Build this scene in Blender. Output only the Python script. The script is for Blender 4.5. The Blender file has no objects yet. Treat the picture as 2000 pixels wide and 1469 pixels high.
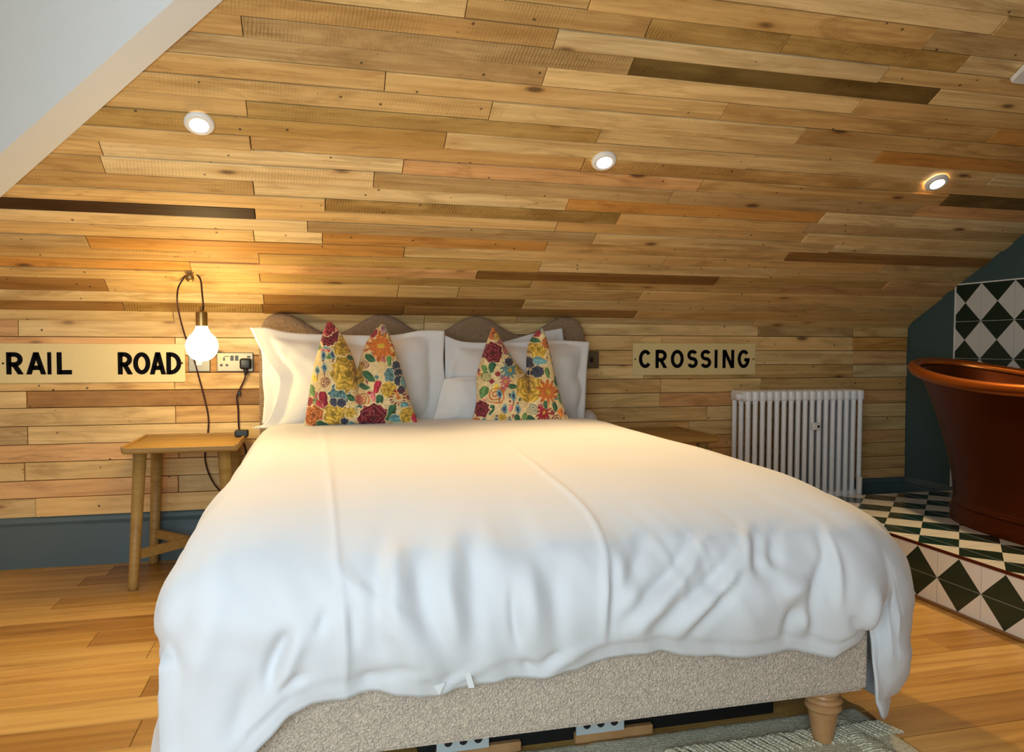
import bpy, bmesh, math, random
import numpy as np
from mathutils import Vector, Matrix

random.seed(7)
rng = np.random.default_rng(7)
scene = bpy.context.scene
COL = scene.collection
R = math.radians

# ------------------------------------------------------------------ camera
CAM_H, YAW, PITCH, ROLL, FPX = 0.90, 14.22, 2.22, 0.175, 1470.0
_a, _p, _r = R(YAW), R(PITCH), R(ROLL)
CF = np.array([math.sin(_a)*math.cos(_p), math.cos(_a)*math.cos(_p), -math.sin(_p)])
_R0 = np.array([math.cos(_a), -math.sin(_a), 0.0]); _U0 = np.cross(_R0, CF)
CR = _R0*math.cos(_r)+_U0*math.sin(_r); CU = -_R0*math.sin(_r)+_U0*math.cos(_r)
CC = np.array([0.0, 0.0, CAM_H])
cam_d = bpy.data.cameras.new('camera'); cam = bpy.data.objects.new('camera', cam_d); COL.objects.link(cam)
cam_d.sensor_width = 36.0; cam_d.lens = FPX/2000.0*36.0; cam_d.clip_start = 0.02
cam.matrix_world = Matrix(((CR[0], CU[0], -CF[0], 0), (CR[1], CU[1], -CF[1], 0), (CR[2], CU[2], -CF[2], CAM_H), (0, 0, 0, 1)))
scene.camera = cam

def at(px, py, Y):            # photograph pixel -> point at room depth Y
    d = CF + CR*(px-1000)/FPX - CU*(py-734.5)/FPX
    return CC + d*(Y/d[1])
def proj(P):
    d = P-CC; z = d@CF
    return 1000+FPX*(d@CR)/z, 734.5-FPX*(d@CU)/z

# ------------------------------------------------------------------ world, daylight, exposure
w = bpy.data.worlds.new('world'); scene.world = w; w.use_nodes = True
bg = w.node_tree.nodes['Background']; bg.inputs[0].default_value = (0.62, 0.78, 1.0, 1); bg.inputs[1].default_value = 1.0
def area(name, loc, target, sx, sy, power, color):
    l = bpy.data.lights.new(name, 'AREA'); l.shape = 'RECTANGLE'; l.size = sx; l.size_y = sy; l.energy = power; l.color = color
    o = bpy.data.objects.new(name, l); COL.objects.link(o); o.location = loc
    o.rotation_euler = (Vector(target)-Vector(loc)).to_track_quat('-Z', 'Y').to_euler()
    return o
area('window_daylight', (-0.60, -0.60, 1.02), (-0.35, 2.5, 0.80), 1.65, 1.20, 35.5, (0.64, 0.84, 1.0))
scene.view_settings.view_transform = 'Standard'; scene.view_settings.look = 'None'
scene.view_settings.exposure = 0.66; scene.view_settings.gamma = 1.0; scene.view_settings.use_curve_mapping = False
WARM = (1.0, 0.68, 0.32)
scene.cycles.max_bounces = 7; scene.cycles.diffuse_bounces = 4; scene.cycles.glossy_bounces = 3; scene.cycles.caustics_reflective = False; scene.cycles.caustics_refractive = False
SPOT_W, BULB_W = 32.0, 4.0

# ------------------------------------------------------------------ helpers
def lin(c):
    c = np.array(c, float)/255.0
    return tuple(np.where(c <= .04045, c/12.92, ((c+.055)/1.055)**2.4))
def tag(o, label=None, cat=None, group=None, kind=None):
    if label: o['label'] = label
    if cat: o['category'] = cat
    if group: o['group'] = group
    if kind: o['kind'] = kind
    return o
def empty(name, loc):
    o = bpy.data.objects.new(name, None); COL.objects.link(o); o.location = loc; o.empty_display_size = .05
    return o
def wloc(o):
    v = Vector((0, 0, 0))
    while o is not None:
        v = v+o.location; o = o.parent
    return v
def link(name, me, parent=None, loc=(0, 0, 0), color=None):
    o = bpy.data.objects.new(name, me); COL.objects.link(o)
    o.location = Vector(loc)
    if parent is not None:
        o.location = Vector(loc)-wloc(parent); o.parent = parent
    if color is not None: o.color = color
    return o
def mk(name, V, F, mat, parent=None, smooth=False, origin=None, color=None, mats=None, fm=None):
    """mesh from world-space vertices; origin at the bounding-box centre unless given"""
    V = np.asarray(V, float)
    c = (V.min(0)+V.max(0))/2 if origin is None else np.array(origin, float)
    me = bpy.data.meshes.new(name); me.from_pydata((V-c).tolist(), [], [list(map(int, f)) for f in F])
    for m in (mats or [mat]): me.materials.append(m)
    if fm is not None: me.polygons.foreach_set('material_index', np.array(fm, dtype=np.int32))
    if smooth: me.polygons.foreach_set('use_smooth', np.ones(len(me.polygons), dtype=bool))
    me.update()
    return link(name, me, parent, c, color)
class MB:
    def __init__(s): s.v = []; s.f = []
    def add(s, V, F):
        o = len(s.v); s.v += [tuple(map(float, p)) for p in V]; s.f += [[i+o for i in f] for f in F]; return s
    def box(s, x0, x1, y0, y1, z0, z1, b=0.0):
        if b <= 0:
            V = [(x, y, z) for z in (z0, z1) for y in (y0, y1) for x in (x0, x1)]
            return s.add(V, [(0, 2, 3, 1), (4, 5, 7, 6), (0, 1, 5, 4), (2, 6, 7, 3), (0, 4, 6, 2), (1, 3, 7, 5)])
        bm = bmesh.new(); bmesh.ops.create_cube(bm, size=1)
        for v in bm.verts: v.co = Vector(((x0+x1)/2+v.co.x*(x1-x0), (y0+y1)/2+v.co.y*(y1-y0), (z0+z1)/2+v.co.z*(z1-z0)))
        bmesh.ops.bevel(bm, geom=bm.edges[:], offset=b, segments=3, profile=.5, affect='EDGES')
        bm.verts.index_update()
        s.add([v.co[:] for v in bm.verts], [[v.index for v in f.verts] for f in bm.faces]); bm.free(); return s
    def tube(s, pts, r, n=10, caps=True):
        P = np.array(pts, float); m = len(P); rr = np.full(m, r, float) if np.isscalar(r) else np.array(r, float)
        T = np.gradient(P, axis=0); T /= np.linalg.norm(T, axis=1)[:, None]+1e-12
        ref = np.array([0, 0, 1.0]) if abs(T[0][2]) < .9 else np.array([1.0, 0, 0])
        N = np.cross(T[0], ref); N /= np.linalg.norm(N)
        V = []; F = []
        for i in range(m):
            N = N-T[i]*(N@T[i]); N /= np.linalg.norm(N)+1e-12; B = np.cross(T[i], N)
            for k in range(n):
                a = 2*math.pi*k/n; V.append(P[i]+rr[i]*(N*math.cos(a)+B*math.sin(a)))
        for i in range(m-1):
            for k in range(n):
                a, b = i*n+k, i*n+(k+1) % n; F.append((a, b, b+n, a+n))
        if caps: F += [tuple(range(n))[::-1], tuple(range((m-1)*n, m*n))]
        return s.add(V, F)
    def lathe(s, prof, c, axis=(0, 0, 1), n=24, cap0=True, cap1=True):
        ax = Vector(axis).normalized(); q = Vector((0, 0, 1)).rotation_difference(ax); V = []; F = []
        for (r, h) in prof:
            for k in range(n):
                a = 2*math.pi*k/n; p = q @ Vector((r*math.cos(a), r*math.sin(a), h)); V.append((p.x+c[0], p.y+c[1], p.z+c[2]))
        m = len(prof)
        for i in range(m-1):
            for k in range(n):
                a, b = i*n+k, i*n+(k+1) % n; F.append((a, b, b+n, a+n))
        if cap0: F.append(tuple(range(n))[::-1])
        if cap1: F.append(tuple(range((m-1)*n, m*n)))
        return s.add(V, F)
    def build(s, name, mat, parent=None, smooth=False, **k):
        o = mk(name, s.v, s.f, mat, parent, smooth, **k)
        return o
def auto_smooth(o, ang=40):
    me = o.data; me.polygons.foreach_set('use_smooth', np.ones(len(me.polygons), dtype=bool)); me.set_sharp_from_angle(angle=R(ang)); return o
def catmull(pts, n=8):
    P = np.array(pts, float); P = np.vstack([2*P[0]-P[1], P, 2*P[-1]-P[-2]]); out = []
    for i in range(1, len(P)-2):
        for t in np.linspace(0, 1, n, endpoint=False):
            a, b, c, d = P[i-1], P[i], P[i+1], P[i+2]
            out.append(.5*((2*b)+(-a+c)*t+(2*a-5*b+4*c-d)*t*t+(-a+3*b-3*c+d)*t**3))
    out.append(P[-2]); return np.array(out)
def vnoise(x, y, seed=0):
    """smooth value noise, numpy"""
    xi = np.floor(x).astype(int); yi = np.floor(y).astype(int); fx = x-xi; fy = y-yi
    fx = fx*fx*(3-2*fx); fy = fy*fy*(3-2*fy)
    def h(i, j):
        n = (i*374761393+j*668265263+seed*1442695041) & 0x7fffffff
        n = ((n ^ (n >> 13))*1274126177) & 0x7fffffff
        return ((n ^ (n >> 16)) & 0xffff)/65535.0
    return (h(xi, yi)*(1-fx)+h(xi+1, yi)*fx)*(1-fy)+(h(xi, yi+1)*(1-fx)+h(xi+1, yi+1)*fx)*fy

# ------------------------------------------------------------------ materials
def new_mat(name):
    m = bpy.data.materials.new(name); m.use_nodes = True; nt = m.node_tree
    return m, nt, nt.nodes['Principled BSDF']
def N(nt, t, **k):
    n = nt.nodes.new(t)
    for a, b in k.items(): setattr(n, a, b)
    return n
def simple(name, rgb, rough=.5, metal=0.0, bump=0.0, bscale=60, var=0.0, emit=None, estr=0, coat=0, sheen=0):
    m, nt, b = new_mat(name); c = lin(rgb)
    b.inputs['Base Color'].default_value = (*c, 1); b.inputs['Roughness'].default_value = rough; b.inputs['Metallic'].default_value = metal
    if coat: b.inputs['Coat Weight'].default_value = coat; b.inputs['Coat Roughness'].default_value = .1
    if sheen: b.inputs['Sheen Weight'].default_value = sheen
    if emit: b.inputs['Emission Color'].default_value = (*emit, 1); b.inputs['Emission Strength'].default_value = estr
    if bump or var:
        tc = N(nt, 'ShaderNodeTexCoord'); no = N(nt, 'ShaderNodeTexNoise'); no.inputs['Scale'].default_value = bscale; no.inputs['Detail'].default_value = 4
        nt.links.new(tc.outputs['Object'], no.inputs['Vector'])
        if bump:
            bp = N(nt, 'ShaderNodeBump'); bp.inputs['Strength'].default_value = bump; bp.inputs['Distance'].default_value = .004
            nt.links.new(no.outputs['Fac'], bp.inputs['Height']); nt.links.new(bp.outputs['Normal'], b.inputs['Normal'])
        if var:
            mr = N(nt, 'ShaderNodeMapRange'); mr.inputs[3].default_value = 1-var; mr.inputs[4].default_value = 1+var
            hs = N(nt, 'ShaderNodeHueSaturation'); hs.inputs['Color'].default_value = (*c, 1)
            nt.links.new(no.outputs['Fac'], mr.inputs[0]); nt.links.new(mr.outputs[0], hs.inputs['Value']); nt.links.new(hs.outputs[0], b.inputs['Base Color'])
    return m
def math_n(nt, op, a, b=None, c=None):
    n = N(nt, 'ShaderNodeMath', operation=op)
    for i, v in enumerate((a, b, c)):
        if v is None: continue
        if isinstance(v, (int, float)): n.inputs[i].default_value = v
        else: nt.links.new(v, n.inputs[i])
    return n.outputs[0]
def mixc(nt, fac, a, b, bt='MIX'):
    n = N(nt, 'ShaderNodeMix', data_type='RGBA', blend_type=bt)
    for s, v in ((n.inputs[0], fac), (n.inputs[6], a), (n.inputs[7], b)):
        if isinstance(v, (int, float)): s.default_value = v
        elif isinstance(v, tuple): s.default_value = (*v, 1) if len(v) == 3 else v
        else: nt.links.new(v, s)
    return n.outputs[2]
def wood(name, rustic=True, rough=.6, base=None, gx=1.6, gy=26, contrast=.30, spec=.3):
    """reclaimed boards: grain along X, knots, nail holes, saw marks (object alpha = amount), tint = object colour"""
    m, nt, b = new_mat(name); b.inputs['Roughness'].default_value = rough; b.inputs['Specular IOR Level'].default_value = spec
    tc = N(nt, 'ShaderNodeTexCoord'); oi = N(nt, 'ShaderNodeObjectInfo')
    rv = N(nt, 'ShaderNodeCombineXYZ')
    nt.links.new(math_n(nt, 'MULTIPLY', oi.outputs['Random'], 173.0), rv.inputs[0]); nt.links.new(math_n(nt, 'MULTIPLY', oi.outputs['Random'], 57.0), rv.inputs[1]); nt.links.new(math_n(nt, 'MULTIPLY', oi.outputs['Random'], 91.0), rv.inputs[2])
    ad = N(nt, 'ShaderNodeVectorMath', operation='ADD'); nt.links.new(tc.outputs['Object'], ad.inputs[0]); nt.links.new(rv.outputs[0], ad.inputs[1])
    def mapped(s):
        mp = N(nt, 'ShaderNodeMapping'); mp.inputs['Scale'].default_value = s; nt.links.new(ad.outputs[0], mp.inputs[0]); return mp.outputs[0]
    def noise(s, detail=4, dist=0.0, rgh=.55):
        n = N(nt, 'ShaderNodeTexNoise'); n.inputs['Scale'].default_value = 1; n.inputs['Detail'].default_value = detail; n.inputs['Distortion'].default_value = dist; n.inputs['Roughness'].default_value = rgh
        nt.links.new(mapped(s), n.inputs['Vector']); return n.outputs['Fac']
    def rng_(v, a, b_, c, d):
        n = N(nt, 'ShaderNodeMapRange'); nt.links.new(v, n.inputs[0])
        for i, q in zip((1, 2, 3, 4), (a, b_, c, d)): n.inputs[i].default_value = q
        return n.outputs[0]
    col = oi.outputs['Color'] if base is None else (*lin(base), 1)
    grain = noise((gx, gy, gy), 6, 1.2, .6); streak = noise((gx*.5, gy*3.2, gy*3.2), 3, .3)
    g = math_n(nt, 'ADD', math_n(nt, 'MULTIPLY', grain, .65), math_n(nt, 'MULTIPLY', streak, .35))
    dark = mixc(nt, 1.0, col, (0.50, 0.36, 0.22), 'MULTIPLY')
    c1 = mixc(nt, math_n(nt, 'MULTIPLY', rng_(g, .42, .64, 0, 1), contrast+.28), col, dark)
    if rustic:
        stain = rng_(noise((2.2, 11, 11), 6, 1.4, .62), .50, .70, 0, .85)
        grey = mixc(nt, 1.0, col, (0.52, 0.43, 0.32), 'MULTIPLY'); c1 = mixc(nt, stain, c1, grey)
        pink = rng_(noise((.7, 2.5, 2.5), 2), .5, .7, 0, .45); c1 = mixc(nt, pink, c1, mixc(nt, 1.0, col, (1.02, .86, .70), 'MULTIPLY'))
        blot = rng_(noise((3.2, 24, 24), 6, 2.0, .7), .57, .70, 0, .60); c1 = mixc(nt, math_n(nt, 'MULTIPLY', blot, rng_(noise((1.3, 4, 4), 1), .46, .60, 0, 1)), c1, mixc(nt, 1.0, col, (0.34, 0.25, 0.14), 'MULTIPLY'))
        # saw marks
        wv = N(nt, 'ShaderNodeTexWave', wave_type='BANDS', bands_direction='DIAGONAL'); wv.inputs['Scale'].default_value = 62; wv.inputs['Distortion'].default_value = 2.6; wv.inputs['Detail'].default_value = 2; wv.inputs['Detail Scale'].default_value = 2
        mp = N(nt, 'ShaderNodeMapping'); mp.inputs['Scale'].default_value = (1.0, .30, .30); nt.links.new(ad.outputs[0], mp.inputs[0]); nt.links.new(mp.outputs[0], wv.inputs['Vector'])
        sawm = math_n(nt, 'MULTIPLY', math_n(nt, 'MULTIPLY', rng_(wv.outputs['Fac'], .15, .85, .35, .95), rng_(noise((4, 9, 9), 4), .38, .60, 0, 1)), math_n(nt, 'SUBTRACT', 1.0, oi.outputs['Alpha']))
        c1 = mixc(nt, sawm, c1, mixc(nt, 1.0, col, (0.36, 0.28, 0.15), 'MULTIPLY'))
        # knots
        vo = N(nt, 'ShaderNodeTexVoronoi'); vo.inputs['Scale'].default_value = 1; nt.links.new(mapped((2.6, 7, 7)), vo.inputs['Vector'])
        kn = rng_(vo.outputs['Distance'], .045, .10, 1, 0); kr = rng_(vo.outputs['Distance'], .08, .2, .45, 0)
        c1 = mixc(nt, kr, c1, mixc(nt, 1.0, col, (0.62, 0.42, 0.22), 'MULTIPLY')); c1 = mixc(nt, math_n(nt, 'MULTIPLY', kn, .85), c1, (0.10, 0.050, 0.022))
        # nail holes
        v2 = N(nt, 'ShaderNodeTexVoronoi'); v2.inputs['Scale'].default_value = 19; nt.links.new(mapped((1, 1, 1)), v2.inputs['Vector'])
        nh = math_n(nt, 'MULTIPLY', rng_(v2.outputs['Distance'], .065, .11, 1, 0), rng_(noise((5, 5, 5), 0), .53, .56, 0, 1)); c1 = mixc(nt, math_n(nt, 'MULTIPLY', nh, .85), c1, (0.05, 0.026, 0.012))
    nt.links.new(c1, b.inputs['Base Color'])
    bp = N(nt, 'ShaderNodeBump'); bp.inputs['Strength'].default_value = .25; bp.inputs['Distance'].default_value = .002
    nt.links.new(g, bp.inputs['Height']); nt.links.new(bp.outputs['Normal'], b.inputs['Normal'])
    return m
M = {}
M['plank'] = wood('reclaimed_pine', rough=.55)
M['floor'] = wood('oak_laminate', rustic=False, rough=.38, gx=1.2, gy=16, contrast=.48, spec=.45)
M['table'] = wood('oak_table', rustic=False, rough=.45, base=(172, 134, 72), gx=2, gy=24, contrast=.2)
M['legwood'] = wood('turned_wood', rustic=False, rough=.35, base=(186, 140, 92), gx=14, gy=14, contrast=.1)
M['batten'] = simple('dark_batten', (46, 30, 18), .9)
M['white_paint'] = simple('white_paint', (226, 226, 224), .55, bump=.12, bscale=14)
M['teal_wall'] = simple('teal_paint', (66, 88, 88), .6, bump=.1, bscale=30, var=.05)
M['teal_trim'] = simple('teal_gloss', (84, 98, 98), .35, bump=.06, bscale=20)
M['wall_plain'] = simple('plain_wall', (205, 190, 165), .8)
M['ceil_plain'] = simple('plain_ceiling', (225, 218, 205), .8)
M['linen'] = simple('white_cotton', (216, 215, 215), .85, bump=.10, bscale=24, sheen=.15)
M['pillow'] = simple('pillow_cotton', (218, 214, 208), .85, bump=.12, bscale=30, sheen=.15)
M['sign'] = simple('cream_enamel', (228, 202, 138), .45, bump=.03, bscale=40, var=.04)
M['ink'] = simple('black_paint', (10, 8, 11), .9); M['ink'].node_tree.nodes['Principled BSDF'].inputs['Specular IOR Level'].default_value = .1
M['screw'] = simple('screw_head', (70, 45, 25), .5, .6)
M['brass'] = simple('aged_brass', (150, 118, 70), .32, .9)
M['steel'] = simple('brushed_steel', (128, 116, 94), .40, .95)
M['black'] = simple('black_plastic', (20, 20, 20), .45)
M['cord'] = simple('burgundy_flex', (52, 16, 20), .8, bump=.3, bscale=400)
M['rad'] = simple('radiator_enamel', (244, 242, 238), .32)
M['white_plastic'] = simple('white_plastic', (238, 234, 226), .35)
M['tile_dark'] = simple('green_black_tile', (22, 46, 37), .22, var=.06, bscale=9)
M['tile_white'] = simple('offwhite_tile', (216, 212, 204), .22, var=.02, bscale=9)
M['grout'] = simple('grout', (214, 208, 198), .9)
M['tile_trim'] = simple('copper_trim', (92, 38, 22), .35, .5)
M['oak_bead'] = simple('oak_bead', (120, 84, 48), .5)
M['bulb_glass'] = simple('opal_bulb', (255, 240, 210), .4, emit=(1.0, .84, .50), estr=15.0)
M['lens'] = simple('downlight_lens', (255, 245, 225), .4, emit=(1.0, .88, .66), estr=60.0)
M['dark_metal'] = simple('white_perforated_steel', (200, 206, 204), .4, .2)
M['mattress'] = simple('mattress_ticking', (225, 220, 212), .9)
def boucle(name, rgb, scale=170):
    m, nt, b = new_mat(name); b.inputs['Roughness'].default_value = .95; b.inputs['Sheen Weight'].default_value = .25
    tc = N(nt, 'ShaderNodeTexCoord'); vo = N(nt, 'ShaderNodeTexVoronoi'); vo.inputs['Scale'].default_value = scale
    no = N(nt, 'ShaderNodeTexNoise'); no.inputs['Scale'].default_value = scale*.45; no.inputs['Detail'].default_value = 3
    nt.links.new(tc.outputs['Object'], no.inputs['Vector'])
    mx = N(nt, 'ShaderNodeMix', data_type='VECTOR'); mx.inputs[0].default_value = .012
    nt.links.new(tc.outputs['Object'], mx.inputs[4]); nt.links.new(no.outputs['Color'], mx.inputs[5]); nt.links.new(mx.outputs[1], vo.inputs['Vector'])
    c = lin(rgb); h = math_n(nt, 'ADD', math_n(nt, 'MULTIPLY', vo.outputs['Distance'], -1.0), math_n(nt, 'MULTIPLY', no.outputs['Fac'], .9))
    mr = N(nt, 'ShaderNodeMapRange'); nt.links.new(h, mr.inputs[0]); mr.inputs[1].default_value = -.45; mr.inputs[2].default_value = .5
    nt.links.new(mixc(nt, mr.outputs[0], tuple(x*.66 for x in c), tuple(min(1, x*1.22) for x in c)), b.inputs['Base Color'])
    bp = N(nt, 'ShaderNodeBump'); bp.inputs['Strength'].default_value = .9; bp.inputs['Distance'].default_value = .006
    nt.links.new(h, bp.inputs['Height']); nt.links.new(bp.outputs['Normal'], b.inputs['Normal'])
    return m
M['boucle'] = boucle('beige_boucle', (226, 202, 176), 240)
M['boucle_hb'] = boucle('tan_boucle', (168, 132, 92), 240)
def copper():
    m, nt, b = new_mat('aged_copper'); b.inputs['Metallic'].default_value = .85; b.inputs['Roughness'].default_value = .33
    tc = N(nt, 'ShaderNodeTexCoord'); no = N(nt, 'ShaderNodeTexNoise'); no.inputs['Scale'].default_value = 3.5; no.inputs['Detail'].default_value = 5
    nt.links.new(tc.outputs['Object'], no.inputs['Vector'])
    nt.links.new(mixc(nt, no.outputs['Fac'], lin((96, 42, 16)), lin((126, 62, 22))), b.inputs['Base Color'])
    mr = N(nt, 'ShaderNodeMapRange'); mr.inputs[3].default_value = .26; mr.inputs[4].default_value = .42
    nt.links.new(no.outputs['Fac'], mr.inputs[0]); nt.links.new(mr.outputs[0], b.inputs['Roughness'])
    return m
M['copper'] = copper()
M['copper_rim'] = simple('bright_copper', (196, 108, 42), .30, .9)
def jute():
    m, nt, b = new_mat('woven_jute'); b.inputs['Roughness'].default_value = .9
    tc = N(nt, 'ShaderNodeTexCoord'); wv = N(nt, 'ShaderNodeTexWave', bands_direction='Y'); wv.inputs['Scale'].default_value = 46; wv.inputs['Distortion'].default_value = 6; wv.inputs['Detail'].default_value = 3; wv.inputs['Detail Scale'].default_value = 6
    no = N(nt, 'ShaderNodeTexNoise'); no.inputs['Scale'].default_value = 130; no.inputs['Detail'].default_value = 3
    nt.links.new(tc.outputs['Object'], wv.inputs['Vector']); nt.links.new(tc.outputs['Object'], no.inputs['Vector'])
    h = math_n(nt, 'ADD', math_n(nt, 'MULTIPLY', wv.outputs['Fac'], .5), math_n(nt, 'MULTIPLY', no.outputs['Fac'], .9))
    mr = N(nt, 'ShaderNodeMapRange'); mr.inputs[1].default_value = .35; mr.inputs[2].default_value = 1.0; nt.links.new(h, mr.inputs[0])
    nt.links.new(mixc(nt, mr.outputs[0], lin((190, 176, 138)), lin((248, 238, 208))), b.inputs['Base Color'])
    bp = N(nt, 'ShaderNodeBump'); bp.inputs['Strength'].default_value = .8; bp.inputs['Distance'].default_value = .006
    nt.links.new(h, bp.inputs['Height']); nt.links.new(bp.outputs['Normal'], b.inputs['Normal']); return m
M['jute'] = jute()
def printed():
    m, nt, b = new_mat('floral_print'); b.inputs['Roughness'].default_value = .85; b.inputs['Sheen Weight'].default_value = .1
    at_ = N(nt, 'ShaderNodeVertexColor'); at_.layer_name = 'print'; nt.links.new(at_.outputs['Color'], b.inputs['Base Color'])
    tc = N(nt, 'ShaderNodeTexCoord'); no = N(nt, 'ShaderNodeTexNoise'); no.inputs['Scale'].default_value = 260
    nt.links.new(tc.outputs['Object'], no.inputs['Vector']); bp = N(nt, 'ShaderNodeBump'); bp.inputs['Strength'].default_value = .2; bp.inputs['Distance'].default_value = .002
    nt.links.new(no.outputs['Fac'], bp.inputs['Height']); nt.links.new(bp.outputs['Normal'], b.inputs['Normal']); return m
M['print'] = printed()
def pane():
    m, nt, b = new_mat('window_glass'); out = nt.nodes['Material Output']
    tr = N(nt, 'ShaderNodeBsdfTransparent'); gl = N(nt, 'ShaderNodeBsdfGlossy'); gl.inputs['Roughness'].default_value = .02
    mx = N(nt, 'ShaderNodeMixShader'); mx.inputs[0].default_value = .06
    nt.links.new(tr.outputs[0], mx.inputs[1]); nt.links.new(gl.outputs[0], mx.inputs[2]); nt.links.new(mx.outputs[0], out.inputs['Surface']); return m
M['pane'] = pane()

# ================================================================== ROOM SHELL
W, K, SL = 3.409, 1.03, 0.57          # wall face, knee height, slope of the ceiling
LN = math.hypot(1, SL)
XL, XR, YFRONT, ZTOP = -1.62, 3.05, -0.54, 2.12
S_TOP = K+(ZTOP-K)/SL*LN
def prof(s):                          # arc length up the back wall and the sloped ceiling -> (y, z)
    if s <= K: return np.array([W, s])
    d = (s-K)/LN; return np.array([W-d, K+SL*d])

# floor slab and oak boards
floor = MB().box(XL, XR, YFRONT, W+.03, -.08, -.012).build('floor', M['oak_bead']); tag(floor, 'golden oak floor of long boards running across the room', kind='structure')
FL = [(200, 156, 84), (192, 146, 72), (208, 164, 92), (182, 136, 66), (168, 122, 58), (202, 160, 90)]
y = 0.28; row = 0
while y < W-.002:
    wdt = .128; y1 = min(y+wdt, W+.02); x = XL+(-random.random()*.9)
    while x < XR:
        Ln = random.choice((.78, .95, 1.12, 1.2)); x1 = x+Ln
        a, b_ = max(x, XL), min(x1, XR)
        if b_-a > .02 and not (a > 2.1 and y > .95):
            V = [(a+.0006, y+.0006, -.012), (b_-.0006, y+.0006, -.012), (b_-.0006, y1-.0006, -.012), (a+.0006, y1-.0006, -.012)]
            e = .0012; V += [(p[0]+(e if i in (0, 3) else -e), p[1]+(e if i < 2 else -e), 0.0) for i, p in enumerate(V)]
            V2 = V[:4]+[(p[0], p[1], -.001) for p in V[:4]]+V[4:]
            F = [(0, 1, 5, 4), (1, 2, 6, 5), (2, 3, 7, 6), (3, 0, 4, 7), (4, 5, 9, 8), (5, 6, 10, 9), (6, 7, 11, 10), (7, 4, 8, 11), (8, 9, 10, 11)]
            mk('floor_board', V2, F, M['floor'], floor, color=(*lin(random.choice(FL)), 1))
        x = x1
    y = y1; row += 1
mk('floor_board', [(XL, YFRONT, -.012), (XR, YFRONT, -.012), (XR, .279, -.012), (XL, .279, -.012), (XL, YFRONT, 0), (XR, YFRONT, 0), (XR, .279, 0), (XL, .279, 0)],
   [(4, 5, 6, 7), (0, 1, 5, 4), (3, 7, 6, 2)], M['floor'], floor, color=(*lin(FL[0]), 1))['kind'] = 'stuff'

# back wall and sloped ceiling (dark battens behind the boards)
wall_back = MB().box(XL, XR, W+.0, W+.06, -.08, K).build('wall_back', M['batten']); tag(wall_back, 'low back wall clad in reclaimed pine boards', kind='structure')
pA, pB = prof(K), prof(S_TOP)
vxA, vxB = XL, -.239-1.083*(pB[0]-2.085)
ceil = mk('ceiling', [(vxA, pA[0], pA[1]), (XR, pA[0], pA[1]), (XR, pB[0], pB[1]), (vxB, pB[0], pB[1]), (vxA, pA[0]+.05, pA[1]+.05), (XR, pA[0]+.05, pA[1]+.05), (XR, pB[0]+.05, pB[1]+.05), (vxB, pB[0]+.05, pB[1]+.05)],
          [(0, 1, 2, 3), (7, 6, 5, 4), (0, 4, 5, 1), (1, 5, 6, 2), (2, 6, 7, 3), (3, 7, 4, 0)], M['batten'])
tag(ceil, 'sloping attic ceiling clad in reclaimed pine boards', kind='structure')
PAL = {'light': (234, 206, 156), 'pale': (240, 218, 176), 'cream': (230, 198, 144), 'tan': (220, 184, 128), 'pink': (226, 182, 134), 'grey': (206, 178, 134),
       'umber': (172, 132, 80), 'orange': (214, 162, 92), 'dark': (76, 52, 30), 'moss': (128, 108, 64), 'brown': (146, 106, 58), 'olive': (200, 168, 108)}
SEAMS = [3.24, 3.17, 3.095, 3.02, 2.945, 2.87, 2.802, 2.732, 2.655, 2.587, 2.522, 2.455, 2.384, 2.311, 2.236, 2.172, 2.098, 2.034, 1.967, 1.89, 1.819, 1.753, 1.693, 1.629, 1.562, 1.495, 1.424, 1.363, 1.300, 1.212, 1.14, 1.067]
SEAM_L = [1.067, 1.003, .935, .86, .788, .716, .648, .574, .5, .428, .354, .283, .205]
SEAM_R = [1.067, 1.012, .957, .885, .813, .745, .676, .607, .534, .462, .395, .321, .257, .205]
JOINTS = [(473,45),(482,204),(489,272),(752,154),(495,358),(787,322),(730,346),(635,392),(498,410),(601,436),(496,455),(630,461),(789,488),(506,498),(508,539),(777,566),(515,579),(787,604),(513,596),
 (910,13),(1149,6),(1085,69),(1063,145),(958,210),(1168,261),(869,271),(1139,315),(1108,395),(1086,439),(1159,463),(1066,479),(1054,516),(931,530),(1035,554),(1021,591),(894,569),(1008,618),
 (1266,49),(1535,77),(1232,123),(1414,213),(1561,261),(1463,314),(1207,423),(1366,358),(1309,378),(1570,460),(1538,495),(1399,544),(1249,575),(1241,609),(1479,646),(1290,667),(1301,502),(1514,526),
 (1815,70),(1954,40),(1882,119),(1723,141),(1823,185),(1671,206),(1940,258),(1720,294),(1942,341),(1846,383),(1671,351),(1624,480),(1722,518),(1607,419),(1790,408),(1733,550),
 (171,464),(208,552),(241,593),(372,514),(38,640),(343,663),(341,619),(54,781),(344,810),(56,850),(50,922),(72,989),(349,942),(342,752),(1289,740),(1286,788),(1663,674),(1663,698),(1663,724),(1484,752),(1664,641)]
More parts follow.
